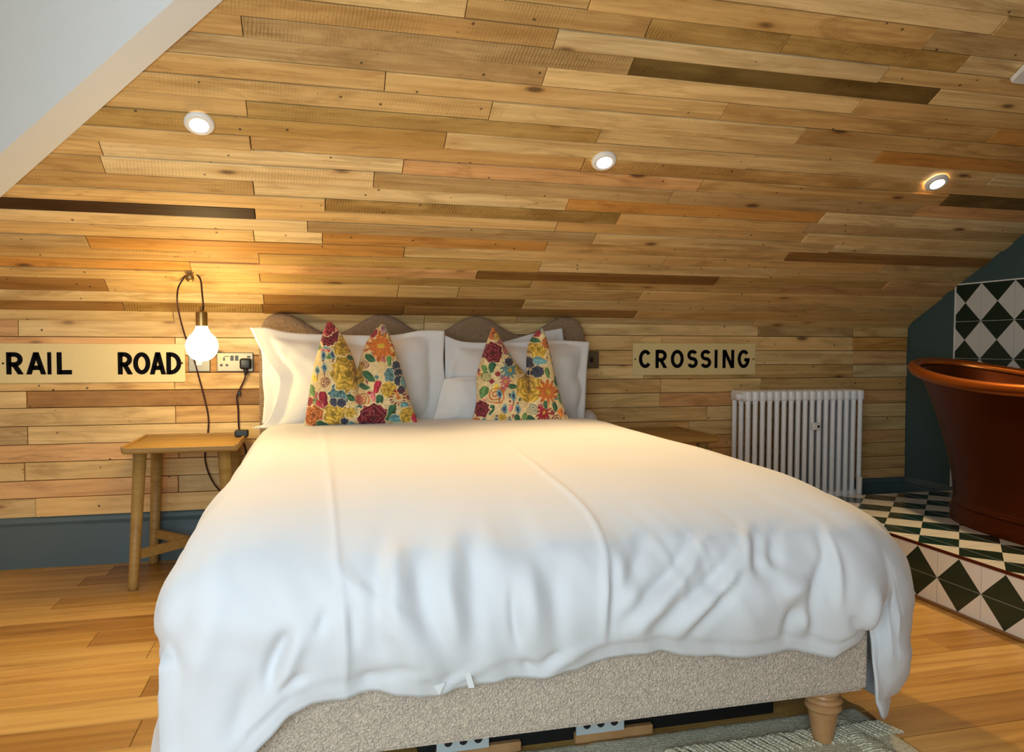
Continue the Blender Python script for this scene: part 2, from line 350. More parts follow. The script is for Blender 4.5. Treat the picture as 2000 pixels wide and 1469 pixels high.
KEYED = {(250,395):('dark',.1),(1530,156):('moss',1),(1750,180):('moss',1),(700,60):('grey',.75),(1390,64):('olive',.9),(1700,100):('olive',.9),(600,265):('grey',.2),(930,400):('olive',.95),(1200,535):('brown',.1),(300,775):('umber',.75),
 (450,475):('orange',0),(1900,310):('orange',.2),(1950,385):('moss',.9),(1640,640):('grey',.9),(200,510):('orange',.1),(650,600):('brown',.3),(700,115):('pink',0),(940,472):('orange',0),(1800,500):('umber',.3),(1717,724):('pale',0),
 (80,590):('umber',.3),(400,597):('olive',.9),(1350,300):('tan',.8),(1500,345):('tan',.8),(1000,145):('grey',.1),(1150,70):('light',.1),(800,455):('grey',.3),(1450,545):('olive',.1),(700,540):('olive',.1),(900,585):('umber',.2),(1350,610):('tan',.1),  # brown and umber keys above the headboard put the knee's shade into board colour
 (1400,480):('light',0),(1600,200):('light',0),(1480,122):('pale',0),(1850,160):('cream',0),(1750,40):('pale',0),(1350,30):('tan',.1),(1000,250):('olive',.3),(900,50):('tan',.5),(1715,672):('orange',0),(1380,790):('pink',0),(150,875):('pink',0),(850,600):('umber',.2),(80,545):('umber',.2),(350,560):('cream',0),(1050,560):('tan',0),(150,810):('light',.2),(1000,310):('tan',.2),(1000,290):('light',0),(600,240):('olive',.2),(1500,720):('tan',0),(1150,20):('tan',.5)}
def pix_to_s(px, py):
    d = CF+CR*(px-1000)/FPX-CU*(py-734.5)/FPX
    p = CC+d*(W/d[1])
    if p[2] <= K: return p[0], p[2]
    t = (K+SL*W-CC[2])/(d[2]+SL*d[1]); p = CC+t*d
    return p[0], K+(W-p[1])*LN
JX = [pix_to_s(*j) for j in JOINTS]; KX = [(pix_to_s(*k), v) for k, v in KEYED.items()]
def valley_x(s):                      # the boards stop where the dormer valley crosses the slope
    yv = prof(s)[0]; return -.239-1.083*(yv-2.085)-.02 if s > K else -9.0
WTS = ['light']*5+['cream']*6+['tan']*5+['pale']*2+['pink']*3+['grey']*2+['olive']*2+['orange']
def board(x0, x1, s0, s1, parent):
    pa, pb = prof(s0+.0013), prof(s1-.0013); d = pb-pa; L = np.linalg.norm(d); d = d/L; n = np.array([-d[1], d[0]])
    if n[0] > 0: n = -n
    t = random.uniform(.009, .0160); e = .0018; g = .0012
    x0 += g; x1 -= g; V = []; va, vb = valley_x(s0), valley_x(s1)
    if x1 <= max(va, vb)+.01: return
    for (k, h) in ((0, 0.0), (0, t-.0012), (e, t)):
        for (xx, q) in ((max(x0, va)+k, k), (x1-k, k), (x1-k, L-k), (max(x0, vb)+k, L-k)):
            P = pa+d*q+n*h; V.append((xx, P[0], P[1]))
    F = []
    for r in (0, 4):
        for k in range(4): a, b_ = r+k, r+(k+1) % 4; F.append((a, b_, b_+4, a+4))
    F.append((8, 9, 10, 11))
    key = random.choice(WTS); saw = random.choice((0, 0, 0, .15, .35)); cx, cs = (x0+x1)/2, (s0+s1)/2
    for (kx, ks), v in KX:
        if x0 <= kx <= x1 and s0 <= ks <= s1: key, saw = v
    c = np.array(lin(PAL[key]))*random.uniform(.86, 1.04)*np.array([1.08, .985, .78])
    mk('plank', V, F, M['plank'], parent, color=(c[0], c[1], c[2], 1-saw))
def lay(seams, xa, xb, jn=True):
    for s1, s0 in zip(seams[:-1], seams[1:]):
        js = sorted(x for x, s in JX if s0 <= s <= s1 and xa+.05 < x < xb-.05)
        cuts = [xa]
        for x in js:
            if x-cuts[-1] > .04: cuts.append(x)
        cuts.append(xb); out = [cuts[0]]
        for a, b_ in zip(cuts[:-1], cuts[1:]):          # nothing longer than a pallet board run
            if b_-a > 1.75: out.append(a+(b_-a)*random.uniform(.42, .58))
            out.append(b_)
        for a, b_ in zip(out[:-1], out[1:]): board(a, b_, s0, s1, ceil if s1 > K+.01 else wall_back)
lay(SEAMS, XL, XR)
lay(SEAM_L, XL, .45); lay(SEAM_R, .45, XR)

# flat ceiling, other walls, window behind the viewer
ce2 = MB().box(XL, XR, YFRONT, W+.06, ZTOP, ZTOP+.05).build('ceiling', M['ceil_plain']); tag(ce2, 'flat white part of the ceiling above the viewer', kind='structure')
wl = MB().box(XL-.06, XL, YFRONT, W+.06, -.08, ZTOP).build('wall_left', M['wall_plain']); tag(wl, 'plain left wall beyond the bedside table', kind='structure')
wr = MB().box(XR, XR+.06, YFRONT, W+.06, -.08, ZTOP).build('wall_right', M['teal_wall']); tag(wr, 'dark teal painted wall behind the copper bath', kind='structure')
wx0, wx1, wz0, wz1 = -1.46, .26, .38, 1.66
mb = MB(); mb.box(XL, wx0, YFRONT-.1, YFRONT, -.08, ZTOP); mb.box(wx1, XR, YFRONT-.1, YFRONT, -.08, ZTOP); mb.box(wx0, wx1, YFRONT-.1, YFRONT, -.08, wz0); mb.box(wx0, wx1, YFRONT-.1, YFRONT, wz1, ZTOP)
tag(mb.build('wall_front', M['wall_plain']), 'plain wall with the window behind the viewer', kind='structure')
wn = empty('window_1', ((wx0+wx1)/2, YFRONT-.06, wz0)); tag(wn, 'white casement window letting daylight in behind the viewer', kind='structure')
mb = MB(); mb.box(wx0, wx1, YFRONT-.09, YFRONT-.03, wz0, wz0+.05); mb.box(wx0, wx1, YFRONT-.09, YFRONT-.03, wz1-.05, wz1)
for xx in (wx0, (wx0+wx1)/2-.025, wx1-.05): mb.box(xx, xx+.05, YFRONT-.09, YFRONT-.03, wz0+.05, wz1-.05)
mb.build('window_frame', M['white_paint'], wn)
for a, b_ in ((wx0+.05, (wx0+wx1)/2-.025), ((wx0+wx1)/2+.025, wx1-.05)): MB().box(a, b_, YFRONT-.064, YFRONT-.058, wz0+.05, wz1-.05).build('pane', M['pane'], wn)

# white plastered dormer valley in the upper left: soffit strip and lit cheek
def on_slope(px, py, off=0.0):
    d = CF+CR*(px-1000)/FPX-CU*(py-734.5)/FPX; t = (K+off+SL*W-CC[2])/(d[2]+SL*d[1]); return CC+t*d
f1, f2 = on_slope(436, 0, -.02), on_slope(0, 386, -.02); ld = (f2-f1)/np.linalg.norm(f2-f1)
hn = np.array([-.68, -.73, 0]); pn = np.cross(ld, hn); pn /= np.linalg.norm(pn)
def on_plane(px, py):
    d = CF+CR*(px-1000)/FPX-CU*(py-734.5)/FPX; return CC+d*((f1-CC)@pn/(d@pn))
n1, n2 = on_plane(341, 0), on_plane(0, 301)
def extend(a, b, ka, kb): return a+(a-b)*ka, b+(b-a)*kb
F1, F2 = extend(f1, f2, .72, .62); N1, N2 = extend(n1, n2, .72, .62)
# keep inside the room
V = [F1, F2, N2, N1, N1*[1, 1, 0]+[0, 0, ZTOP-.001], N2*[1, 1, 0]+[0, 0, ZTOP-.001], F2*[1, 1, 0]+[0, 0, ZTOP-.001], F1*[1, 1, 0]+[0, 0, ZTOP-.001]]
V = [np.minimum(v, [9, 9, ZTOP-.001]) for v in V]
val = mk('wall_dormer', V, [(0, 1, 2, 3), (3, 2, 5, 4), (7, 6, 1, 0), (4, 5, 6, 7), (0, 3, 4, 7), (1, 6, 5, 2)], M['white_paint'])
tag(val, 'white plastered dormer cheek cutting across the upper left corner', kind='structure')

# baseboards
def skirt_profile(h): return [(0, 0), (.020, 0), (.020, h-.045), (.014, h-.040), (.018, h-.028), (.012, h-.014), (.006, h-.006), (.004, h), (0, h)]
def skirting(name, p0, p1, n, h, label):
    pr = skirt_profile(h); V = []; F = []
    for p in (p0, p1):
        for (o, z) in pr: V.append((p[0]+n[0]*o, p[1]+n[1]*o, z))
    k = len(pr)
    for i in range(k): j = (i+1) % k; F.append((i, j, j+k, i+k))
    F += [tuple(range(k))[::-1], tuple(range(k, 2*k))]
    return tag(mk(name, V, F, M['teal_trim']), label, kind='structure')
skirting('baseboard_back', (XL, W), (XR, W), (0, -1), .212, 'slate teal moulded skirting board along the back wall')
skirting('baseboard_right', (XR, 3.389), (XR, 3.042), (-1, 0), .212, 'teal moulded skirting board under the dark teal wall')

# ================================================================== TILED PLATFORM
T = .18; PX0, PY1, PZ = 2.08, 3.042, .200; PY0 = .95
plat = empty('bath_platform', ((PX0+XR)/2, (PY0+PY1)/2, 0)); tag(plat, 'raised bath platform in green-black and off-white diamond tiles', 'platform')
MB().box(PX0+.006, XR-.002, PY0, PY1, 0.0, PZ-.006).build('core', M['grout'], plat)
def clip(poly, a, lo, hi):
    for sgn, lim in ((1, lo), (-1, hi)):
        out = []
        for i in range(len(poly)):
            p, q = poly[i], poly[(i+1) % len(poly)]; dp, dq = sgn*(p[a]-lim), sgn*(q[a]-lim)
            if dp >= 0: out.append(p)
            if (dp >= 0) != (dq >= 0): t = dp/(dp-dq); out.append((p[0]+(q[0]-p[0])*t, p[1]+(q[1]-p[1])*t))
        poly = out
        if len(poly) < 3: return []
    return poly
def tile(p0, q0, win, place, parent, name='tile'):
    """one diamond tile of cell (p0,q0) clipped to window win=(pa,pb,qa,qb); dark triangles stand on the q edges"""
    pa, pb, qa, qb = max(p0, win[0])+.0011, min(p0+T, win[1])-.0011, max(q0, win[2])+.0011, min(q0+T, win[3])-.0011
    if pb-pa < .006 or qb-qa < .006: return
    c = (p0+T/2, q0+T/2); A, B, C_, D = (p0, q0), (p0+T, q0), (p0+T, q0+T), (p0, q0+T); V = []; F = []; fm = []
    for tri, k in (((A, B, c), 0), ((C_, D, c), 0), ((B, C_, c), 1), ((D, A, c), 1)):
        pl = clip(clip(list(tri), 0, pa, pb), 1, qa, qb)
        if len(pl) < 3: continue
        o = len(V); V += [place(x, y_, .0) for x, y_ in pl]; F.append(tuple(range(o, o+len(pl)))); fm.append(k)
    o = len(V); rc = [(pa, qa), (pb, qa), (pb, qb), (pa, qb)]
    V += [place(x, y_, 0.0) for x, y_ in rc]+[place(x, y_, -.005) for x, y_ in rc]
    for k in range(4): F.append((o+k, o+(k+1) % 4, o+4+(k+1) % 4, o+4+k)); fm.append(1)
    mk(name, V, F, None, parent, mats=[M['tile_dark'], M['tile_white']], fm=fm)
kY = range(-7, 6)
for iy in kY:
    for ix in range(-1, 5): tile(2.155+T*iy, 2.17+T*ix, (PY0, PY1, PX0+.004, XR-.004), lambda p, q, h: (q, p, PZ+h), plat)
    for iz in (-1, 0): tile(2.155+T*iy, .0985+T*iz, (PY0, PY1, .004, .193), lambda p, q, h: (PX0-h, p, q), plat)
MB().box(PX0-.003, PX0+.004, PY0, PY1, .192, .2015).build('edge_trim', M['tile_trim'], plat)
MB().box(PX0-.010, PX0+.002, PY0, PY1, 0.0005, .010, .003).build('floor_bead', M['oak_bead'], plat)
# wall tiles behind the bath
wt = empty('wall_tiles', (XR, 2.2, .2)); tag(wt, 'diamond pattern splashback tiles on the dark teal wall', 'splashback')
MB().box(XR-.004, XR-.0005, 1.15, 3.080, .21, 1.212).build('backing', M['grout'], wt)
for iy in range(-10, 1):
    for iz in range(-6, 0): tile(2.93+T*iy, 1.21+.1835*iz*(T/.1835), (1.15, 3.077, .21, 1.21), lambda p, q, h: (XR-.009-h, p, q), wt)
mb = MB(); mb.box(XR-.012, XR-.001, 3.077, 3.083, .21, 1.214); mb.box(XR-.012, XR-.001, 1.15, 3.083, 1.2095, 1.2155); mb.build('edge_trim', M['white_plastic'], wt)

# ================================================================== COPPER BATH
BX, BY = 2.682, 2.075
bath = empty('copper_bath', (BX, BY, PZ)); tag(bath, 'freestanding dark copper bath with bright rolled rim on tiled platform', 'bath')
NB = 96; TH = np.linspace(0, 2*math.pi, NB, endpoint=False)
def oval(hx, hy, ex=2.35):
    c, s = np.cos(TH), np.sin(TH); return np.sign(c)*np.abs(c)**(2/ex)*hx, np.sign(s)*np.abs(s)**(2/ex)*hy
def rim_z(hy_frac): return .752+.082*np.abs(hy_frac)**2.2
def loft(rings, closed_bottom=False):
    V = np.vstack(rings); F = []; m = len(rings)
    for i in range(m-1):
        for k in range(NB): a, b_ = i*NB+k, i*NB+(k+1) % NB; F.append((a, b_, b_+NB, a+NB))
    if closed_bottom: F.append(tuple(range(NB))[::-1])
    return V, F
def ring(hx, hy, z, ex=2.35):
    x, y_ = oval(hx, hy, ex); zz = z if not np.isscalar(z) else np.full(NB, z); return np.stack([BX+x, BY+y_, zz], 1)
RX, RY = .322, .762
_, yy = oval(RX, RY); rz = rim_z(yy/RY)
body = []
for t in np.linspace(0, 1, 22):
    e = t**1.25; hx = .262+(RX-.016-.262)*e-.012*math.sin(math.pi*t); hy = .545+(RY-.02-.545)*(t**1.5)
    body.append(ring(hx, hy, .290+(rz-.012-.290)*t))
o = mk('outer_shell', *loft(body), M['copper'], bath, True)
inner = []
for t in np.linspace(1, 0, 16):
    e = t**.55; inner.append(ring(.08+(RX-.022-.08)*e, .30+(RY-.03-.30)*e, .325+(rz-.012-.325)*t))
V, F = loft(inner); F.append(tuple(range(15*NB, 16*NB))); mk('inner_shell', V, F, M['copper'], bath, True)
mb = MB(); rp = ring(RX, RY, rz); V = []; F = []
for k in range(NB):
    tt = rp[(k+1) % NB]-rp[k-1]; tt /= np.linalg.norm(tt); s_ = np.cross(tt, [0, 0, 1]); s_ /= np.linalg.norm(s_); u_ = np.cross(s_, tt)
    for j in range(14): a = 2*math.pi*j/14; V.append(rp[k]+.023*(s_*math.cos(a)+u_*math.sin(a)))
for k in range(NB):
    for j in range(14): F.append((k*14+j, k*14+(j+1) % 14, ((k+1) % NB)*14+(j+1) % 14, ((k+1) % NB)*14+j))
mk('rolled_rim', V, F, M['copper_rim'], bath, True)
pl = [(.272, .556, .2005), (.272, .556, .255), (.270, .553, .262), (.262, .545, .268), (.266, .549, .275), (.266, .549, .284), (.262, .545, .292)]
o = mk('plinth', *loft([ring(a, b_, z) for a, b_, z in pl]), M['copper'], bath); auto_smooth(o, 35)
MB().lathe([(.016, 0), (.016, .006), (.010, .010)], (BX-.298, 2.07, .60), (-1, 0, .1), 16).build('overflow_cap', M['steel'], bath, True)

# ================================================================== RADIATOR
rad = empty('column_radiator', (2.31, 3.27, .0)); tag(rad, 'white multi-column radiator on the back wall beside the bath platform', 'radiator')
NS, RP, RX0, RZ0, RZ1 = 17, .0392, 1.977, .135, .692
def section():
    mb = MB(); ys = (3.205, 3.265, 3.325)
    for yv in ys: mb.tube([(0, yv, RZ0+.03), (0, yv, RZ0+.07), (0, yv, .4), (0, yv, RZ1-.07), (0, yv, RZ1-.03)], [.0150, .0118, .0118, .0118, .0150], 10)
    for z0, z1 in ((RZ0, RZ0+.052), (RZ1-.052, RZ1)): mb.box(-.0165, .0165, 3.189, 3.341, z0, z1, .012)
    return mb
sec = section(); me0 = None
for k in range(NS):
    xc = RX0+RP*k
    if me0 is None:
        o = sec.build('section', M['rad'], rad, origin=(0, 3.265, .4)); auto_smooth(o, 50); me0 = o.data
        o.location = Vector((xc, 3.265, .4))-wloc(rad)
    else: link('section', me0, rad, (xc, 3.265, .4))
mb = MB()
for zc in (RZ0+.026, RZ1-.026): mb.tube([(RX0-.012, 3.265, zc), (RX0+RP*(NS-1)+.012, 3.265, zc)], .017, 12)
mb.build('header_pipe', M['rad'], rad, True)
MB().lathe([(.011, 0), (.017, .004), (.017, .03), (.012, .034)], (RX0-.014, 3.235, RZ1-.028), (-1, -.35, 0), 16).build('end_plug', M['rad'], rad, True)
o = MB().box(2.312, 2.352, 3.166, 3.193, .500, .536, .006).build('heat_meter', M['white_plastic'], rad)
MB().lathe([(.006, 0), (.006, .003)], (2.338, 3.166, .518), (0, -1, 0), 12).build('dial', M['black'], o)
mb = MB(); mb.tube([(2.580, 3.168, .10), (2.580, 3.168, .262)], .0125, 12); mb.tube([(2.580, 3.168, .16), (2.580, 3.24, .16)], .009, 8); mb.build('valve', M['white_plastic'], rad, True)
mb = MB()
for xx in (2.05, 2.53): mb.box(xx-.015, xx+.015, 3.30, W-.002, .17, .20); mb.box(xx-.015, xx+.015, 3.30, W-.002, .62, .65)
mb.build('wall_bracket', M['rad'], rad)

# ================================================================== SIGNS
def strokes(ch, w_, h_, t):
    """letter as stroke centre lines inside a w x h box; t = stroke width"""
    a = t/2; L, Rr, B, Tt = a, w_-a, a, h_-a; ov = .3*h_
    def arc(cx_, cz_, rx, rz, a0, a1, n=18): return [(cx_+rx*math.cos(R(q)), cz_+rz*math.sin(R(q))) for q in np.linspace(a0, a1, n)]
    if ch == 'I': return [[(w_/2, -.1*h_), (w_/2, 1.1*h_)]]
    if ch == 'L': return [[(L, -.1*h_), (L, 1.1*h_)], [(L, B), (w_+.1, B)]]
    if ch == 'A':
        sl = (w_/2-a*1.05)/h_; m_ = .30*h_
        return [[(a*1.05-sl*ov, -ov), (w_/2, h_+0*ov), (w_/2+sl*ov*.0, h_+.0)][:2], [(w_-a*1.05+sl*ov, -ov), (w_/2, h_)], [(w_*.26, m_), (w_*.74, m_)], [(w_/2-a*.55, h_-a*.7), (w_/2+a*.55, h_-a*.7)]]
    if ch == 'N': return [[(L, -.1*h_), (L, 1.1*h_)], [(Rr, -.1*h_), (Rr, 1.1*h_)], [(L-.06*w_, h_+.10*h_), (Rr+.06*w_, -.10*h_)]]
    if ch == 'D': rz = h_/2-a; rx = min(w_*.55, rz); return [[(L, -.1*h_), (L, 1.1*h_)], [(L, Tt), (Rr-rx, Tt)]+arc(Rr-rx, h_/2, rx, rz, 90, -90)+[(L, B)]]
    if ch == 'R':
        m_ = .45*h_; rz = (Tt-m_)/2; rx = rz*1.05
        return [[(L, -.1*h_), (L, 1.1*h_)], [(L, Tt), (Rr-rx-.02*w_, Tt)]+arc(Rr-rx-.02*w_, (Tt+m_)/2, rx, rz, 90, -90)+[(L, m_)], [(w_*.46, m_), (Rr+.02*w_+.3*(Rr-w_*.46), -.3*m_)]]
    if ch == 'O': return [arc(w_/2, h_/2, w_/2-a, h_/2-a, 0, 360, 40)]
    if ch == 'C': return [arc(w_/2, h_/2, w_/2-a, h_/2-a, 38, 322, 34)]
    if ch == 'G': return [arc(w_/2, h_/2, w_/2-a, h_/2-a, 42, 330, 34)+[(Rr, h_*.46)], [(w_*.56, h_*.45), (w_, h_*.45)]]
    if ch == 'S':
        m_ = h_*.51; r1 = (Tt-m_)/2; r2 = (m_-B)/2; rx = w_/2-a
        return [arc(w_/2, Tt-r1, rx*.96, r1, 28, 180, 16)+arc(w_/2, Tt-r1, rx*.96, r1, 195, 250, 6)+arc(w_/2, B+r2, rx, r2, 70, 0, 8)+arc(w_/2, B+r2, rx, r2, -15, -158, 16)]
def glyph(ch, x0, x1, z0, z1, yf, parent, tk):
    w_, h_ = x1-x0, z1-z0; mb = MB()
    for pl in strokes(ch, w_, h_, tk):
        P = np.array(pl, float); closed = np.hypot(*(P[0]-P[-1])) < 1e-6; T_ = np.gradient(P, axis=0)
        if closed: T_[0] = T_[-1] = P[1]-P[-2]
        T_ /= np.linalg.norm(T_, axis=1)[:, None]+1e-12; Nn = np.stack([-T_[:, 1], T_[:, 0]], 1)*tk/2; A, B = P+Nn, P-Nn
        for i in range(len(P)-1):
            q_ = clip(clip([tuple(A[i]), tuple(A[i+1]), tuple(B[i+1]), tuple(B[i])], 0, 0, w_), 1, 0, h_)
            if len(q_) < 3: continue
            n_ = len(q_); mb.add([(x0+u, yf, z0+v) for u, v in q_]+[(x0+u, yf+.001, z0+v) for u, v in q_], [tuple(range(n_))]+[(k, (k+1) % n_, n_+(k+1) % n_, n_+k) for k in range(n_)])
    o = mb.build('letter', M['ink'], parent); o['label'] = 'black letter '+ch; return o
YS = W-.0215
def sign(name, label, px0, px1, py0, py1, letters, ly0, ly1, group, tk):
    p0, p1 = at(px0, py1, YS), at(px1, py0, YS)
    e = empty(name, ((p0[0]+p1[0])/2, YS, p0[2])); tag(e, label, 'sign', group)
    MB().box(p0[0], p1[0], YS, YS+.005, p0[2], p1[2], .0012).build('plate', M['sign'], e)
    for ch, a, b_ in letters: glyph(ch, at(a, 700, YS)[0], at(b_, 700, YS)[0], at((a+b_)/2, ly1, YS)[2], at((a+b_)/2, ly0, YS)[2], YS-.0012, e, tk)
    zc = (p0[2]+p1[2])/2
    for xx in (p0[0]+.012, p1[0]-.012): MB().lathe([(.0045, 0), (.003, .002)], (xx, YS, zc), (0, -1, 0), 10).build('screw', M['screw'], e, True)
q = .25
sign('railroad_sign', 'cream enamel sign lettered RAIL ROAD beside the lamp', 0, 361, 672, 749,
     [('R', 48*q, 180*q), ('A', 203*q, 360*q), ('I', 370*q, 401*q), ('L', 443*q, 561*q), ('R', 920*q, 1034*q), ('O', 1040*q, 1174*q), ('A', 1168*q, 1297*q), ('D', 1299*q, 1416*q)], 688, 731.5, 'enamel word signs', .0182)
k_ = .1906
sign('crossing_sign', 'cream enamel sign lettered CROSSING above the radiator', 1236, 1476, 671.5, 733,
     [(c, 1130+a*k_, 1130+b_*k_) for c, a, b_ in (('C', 618, 748), ('R', 788, 905), ('O', 945, 1077), ('S', 1112, 1221), ('S', 1248, 1359), ('I', 1393, 1423), ('N', 1475, 1594), ('G', 1630, 1752))], 683.3, 719, 'enamel word signs', .0172)

# ================================================================== SOCKETS AND SWITCHES
YP = W-.0165
def plate(name, label, cat, px0, px1, py0, py1):
    p0, p1 = at(px0, py1, YP), at(px1, py0, YP); e = empty(name, ((p0[0]+p1[0])/2, YP, p0[2])); tag(e, label, cat)
    MB().box(p0[0]-.0015, p1[0]+.0015, YP-.001, YP+.0025, p0[2]-.0015, p1[2]+.0015).build('gasket', M['black'], e)
    MB().box(p0[0], p1[0], YP-.006, YP-.0005, p0[2], p1[2], .0015).build('faceplate', M['steel'], e)
    return e, p0, p1
def bitbox(e, name, p0, p1, u0, u1, v0, v1, mat, d=.0075):
    a = p0[0]+(p1[0]-p0[0])*u0; b_ = p0[0]+(p1[0]-p0[0])*u1; c = p0[2]+(p1[2]-p0[2])*v0; d_ = p0[2]+(p1[2]-p0[2])*v1
    return MB().box(a, b_, YP-d, YP-.004, c, d_).build(name, mat, e)
e, p0, p1 = plate('double_socket', 'brushed steel double power socket with black plug beside the headboard', 'socket', 424.5, 494, 689.5, 725.5)
for u in (.16,):
    bitbox(e, 'pin_slot', p0, p1, u+.01, u+.06, .58, .76, M['black']); bitbox(e, 'pin_slot', p0, p1, u-.08, u-.005, .28, .40, M['black']); bitbox(e, 'pin_slot', p0, p1, u+.075, u+.15, .28, .40, M['black'])
for u in (.37, .50): bitbox(e, 'rocker_switch', p0, p1, u, u+.09, .58, .86, M['black'], .009)
bitbox(e, 'usb_port', p0, p1, .84, .93, .74, .84, M['black']); bitbox(e, 'engraving', p0, p1, .20, .34, .80, .84, M['black'], .0065)
e, p0, p1 = plate('light_switch', 'brushed steel single light switch behind the glowing bulb', 'switch', 369, 410, 689.5, 725.5)
bitbox(e, 'rocker_switch', p0, p1, .36, .64, .34, .66, M['white_plastic'], .010)
e, p0, p1 = plate('light_switch', 'dull metal light switch half hidden by the right white pillow', 'switch', 1133, 1169, 687, 719)
bitbox(e, 'rocker_switch', p0, p1, .50, .68, .34, .66, M['black'], .010)

# ================================================================== DOWNLIGHTS AND CEILING VENT
NRM = Vector((0, -SL, -1)).normalized()
def downlight(px, py, label):
    c = on_slope(px, py, 0); c = Vector(c)+NRM*.019
    e = empty('recessed_downlight', c); tag(e, label, 'downlight', 'recessed ceiling spotlights')
    MB().lathe([(.0235, -.004), (.0250, .004), (.0275, .0075), (.0390, .0070), (.0430, .003), (.0430, -.006)], c, NRM, 36, False, False).build('bezel', M['white_plastic'], e, True)
    MB().lathe([(.0, -.0015), (.018, -.0018), (.0245, -.003)], c, NRM, 28, False, False).build('lens', M['lens'], e, True)
    l = bpy.data.lights.new('downlight_beam', 'SPOT'); l.energy = SPOT_W; l.color = WARM; l.spot_size = R(118); l.spot_blend = .9; l.shadow_soft_size = .03
    lo = bpy.data.objects.new('downlight_beam', l); COL.objects.link(lo); lo.parent = e; lo.location = NRM*.03
    lo.rotation_euler = NRM.to_track_quat('-Z', 'Y').to_euler()
downlight(390, 233, 'round white recessed downlight above the RAIL ROAD sign, leftmost of three')
downlight(1178, 307, 'round white recessed downlight over the bed, middle of three')
downlight(1826, 350, 'round white recessed downlight near the bath, rightmost of three')
c = on_slope(1966, 152); us = np.array([0, -1, SL])/LN; nn = np.array(NRM)
e = empty('ceiling_vent', c); tag(e, 'white rectangular ceiling panel at the upper right edge', 'vent')
def panel(u0, u1, v0, v1, h0, h1, r=.012):
    pts = []
    for cx_, cy_, a0 in ((u1-r, v1-r, 0), (u0+r, v1-r, 90), (u0+r, v0+r, 180), (u1-r, v0+r, 270)):
        for k in range(6): a = R(a0+18*k); pts.append((cx_+r*math.cos(a), cy_+r*math.sin(a)))
    n = len(pts); V = []; F = []
    for h, ins in ((h0, 0), (h1-.002, 0), (h1, .003)):
        for (u, v) in pts:
            mu, mv = (u0+u1)/2, (v0+v1)/2; uu = mu+(u-mu)*(1-ins/(u1-u0)*2); vv = mv+(v-mv)*(1-ins/(v1-v0)*2)
            V.append(np.array(c)+np.array([uu, 0, 0])+us*vv+nn*h)
    for i in (0, n):
        for k in range(n): F.append((i+k, i+(k+1) % n, i+n+(k+1) % n, i+n+k))
    F.append(tuple(range(2*n, 3*n))); return V, F
mk('frame', *panel(0, .30, 0, .24, .012, .026), M['white_plastic'], e)
for k in range(7): mk('louvre', *panel(.03, .27, .03+.026*k, .048+.026*k, .026, .029, .006), M['white_plastic'], e)

# ================================================================== PENDANT LAMP ON A WALL PEG
LY = 3.085
hk = on_slope(375, 541)
peg = empty('wall_peg', hk); tag(peg, 'small round wooden wall peg holding the lamp flex', 'peg')
pd = Vector((0, -1, -.15)).normalized()
MB().lathe([(.009, -.01), (.009, .045), (.0095, .046)], hk, pd, 16).build('dowel', M['table'], peg, True)
MB().lathe([(.014, .045), (.0155, .048), (.0155, .058), (.013, .061)], hk, pd, 20).build('knob', M['brass'], peg, True)
bc = at(394.5, 676, LY)
lamp = empty('hanging_bulb_lamp', (bc[0], bc[1], bc[2])); tag(lamp, 'glowing round globe bulb lamp hanging on a dark flex from the wall peg', 'lamp')
rb = .0585
pr = [(rb*math.sin(a), -rb*math.cos(a)) for a in np.linspace(.02, math.pi*.80, 26)]
pr += [(.0285, .055), (.0225, .067), (.0205, .080)]
MB().lathe(pr, bc, (0, 0, 1), 40).build('bulb', M['bulb_glass'], lamp, True)
sk = MB().lathe([(.0195, .074), (.0215, .076), (.0215, .124), (.0205, .130), (.010, .136), (.007, .137), (.006, .148), (.004, .150)], bc, (0, 0, 1), 28).build('lamp_holder', M['brass'], lamp); auto_smooth(sk, 35)
l = bpy.data.lights.new('bulb_glow', 'POINT'); l.energy = BULB_W; l.color = (1.0, .72, .24); l.shadow_soft_size = rb
lo = bpy.data.objects.new('bulb_glow', l); COL.objects.link(lo); lo.parent = lamp; lo.location = (0, 0, 0)
# the emissive globe would shade the point light inside it, so the glow sits at its lower front surface
lo.location = (0, -.075, -.01)
hy = float(hk[1])
cp = [(396.5, 606, LY), (397, 596, LY), (394.5, 570, LY), (392, 548, hy-.03), (384, 536, hy-.035), (374, 534.5, hy-.036), (362, 540, hy-.03), (349, 560, hy-.005), (346, 580, LY+.02), (347.5, 600, 3.20),
      (354, 630, 3.30), (363, 660, 3.37), (378, 700, 3.386), (388, 735, 3.386), (400, 780, 3.386), (407, 815, 3.386), (406, 846, 3.386)]
W3 = [at(*p) for p in cp]
W3 += [np.array((-.478, 3.384, .45)), np.array((-.475, 3.38, .40)), np.array((-.455, 3.375, .34)), np.array((-.42, 3.37, .29)), np.array((-.37, 3.37, .27)), np.array((-.325, 3.375, .32)), np.array((-.315, 3.384, .45))]
W3 += [at(467.5, 845, 3.386), at(465, 800, 3.386), at(462.5, 775, 3.386), at(470, 757, 3.384), at(478, 740, 3.38), at(479.5, 728, 3.372)]
MB().tube(catmull(W3, 7), .0033, 8).build('flex', M['cord'], lamp, True)
pc = at(479.5, 712, 3.372)
mb = MB(); mb.box(pc[0]-.023, pc[0]+.023, 3.356, 3.394, pc[2]-.020, pc[2]+.026, .009); mb.tube([(pc[0], 3.372, pc[2]-.018), (pc[0], 3.372, pc[2]-.045)], [.010, .0055], 12)
o = mb.build('plug', M['black'], lamp); auto_smooth(o, 50); o['label'] = 'black mains plug pushed into the steel socket'
kc = at(467, 770, 3.386); MB().box(kc[0]-.004, kc[0]+.006, 3.378, 3.394, kc[2]-.006, kc[2]+.012, .003).build('cable_clip', M['black'], lamp)

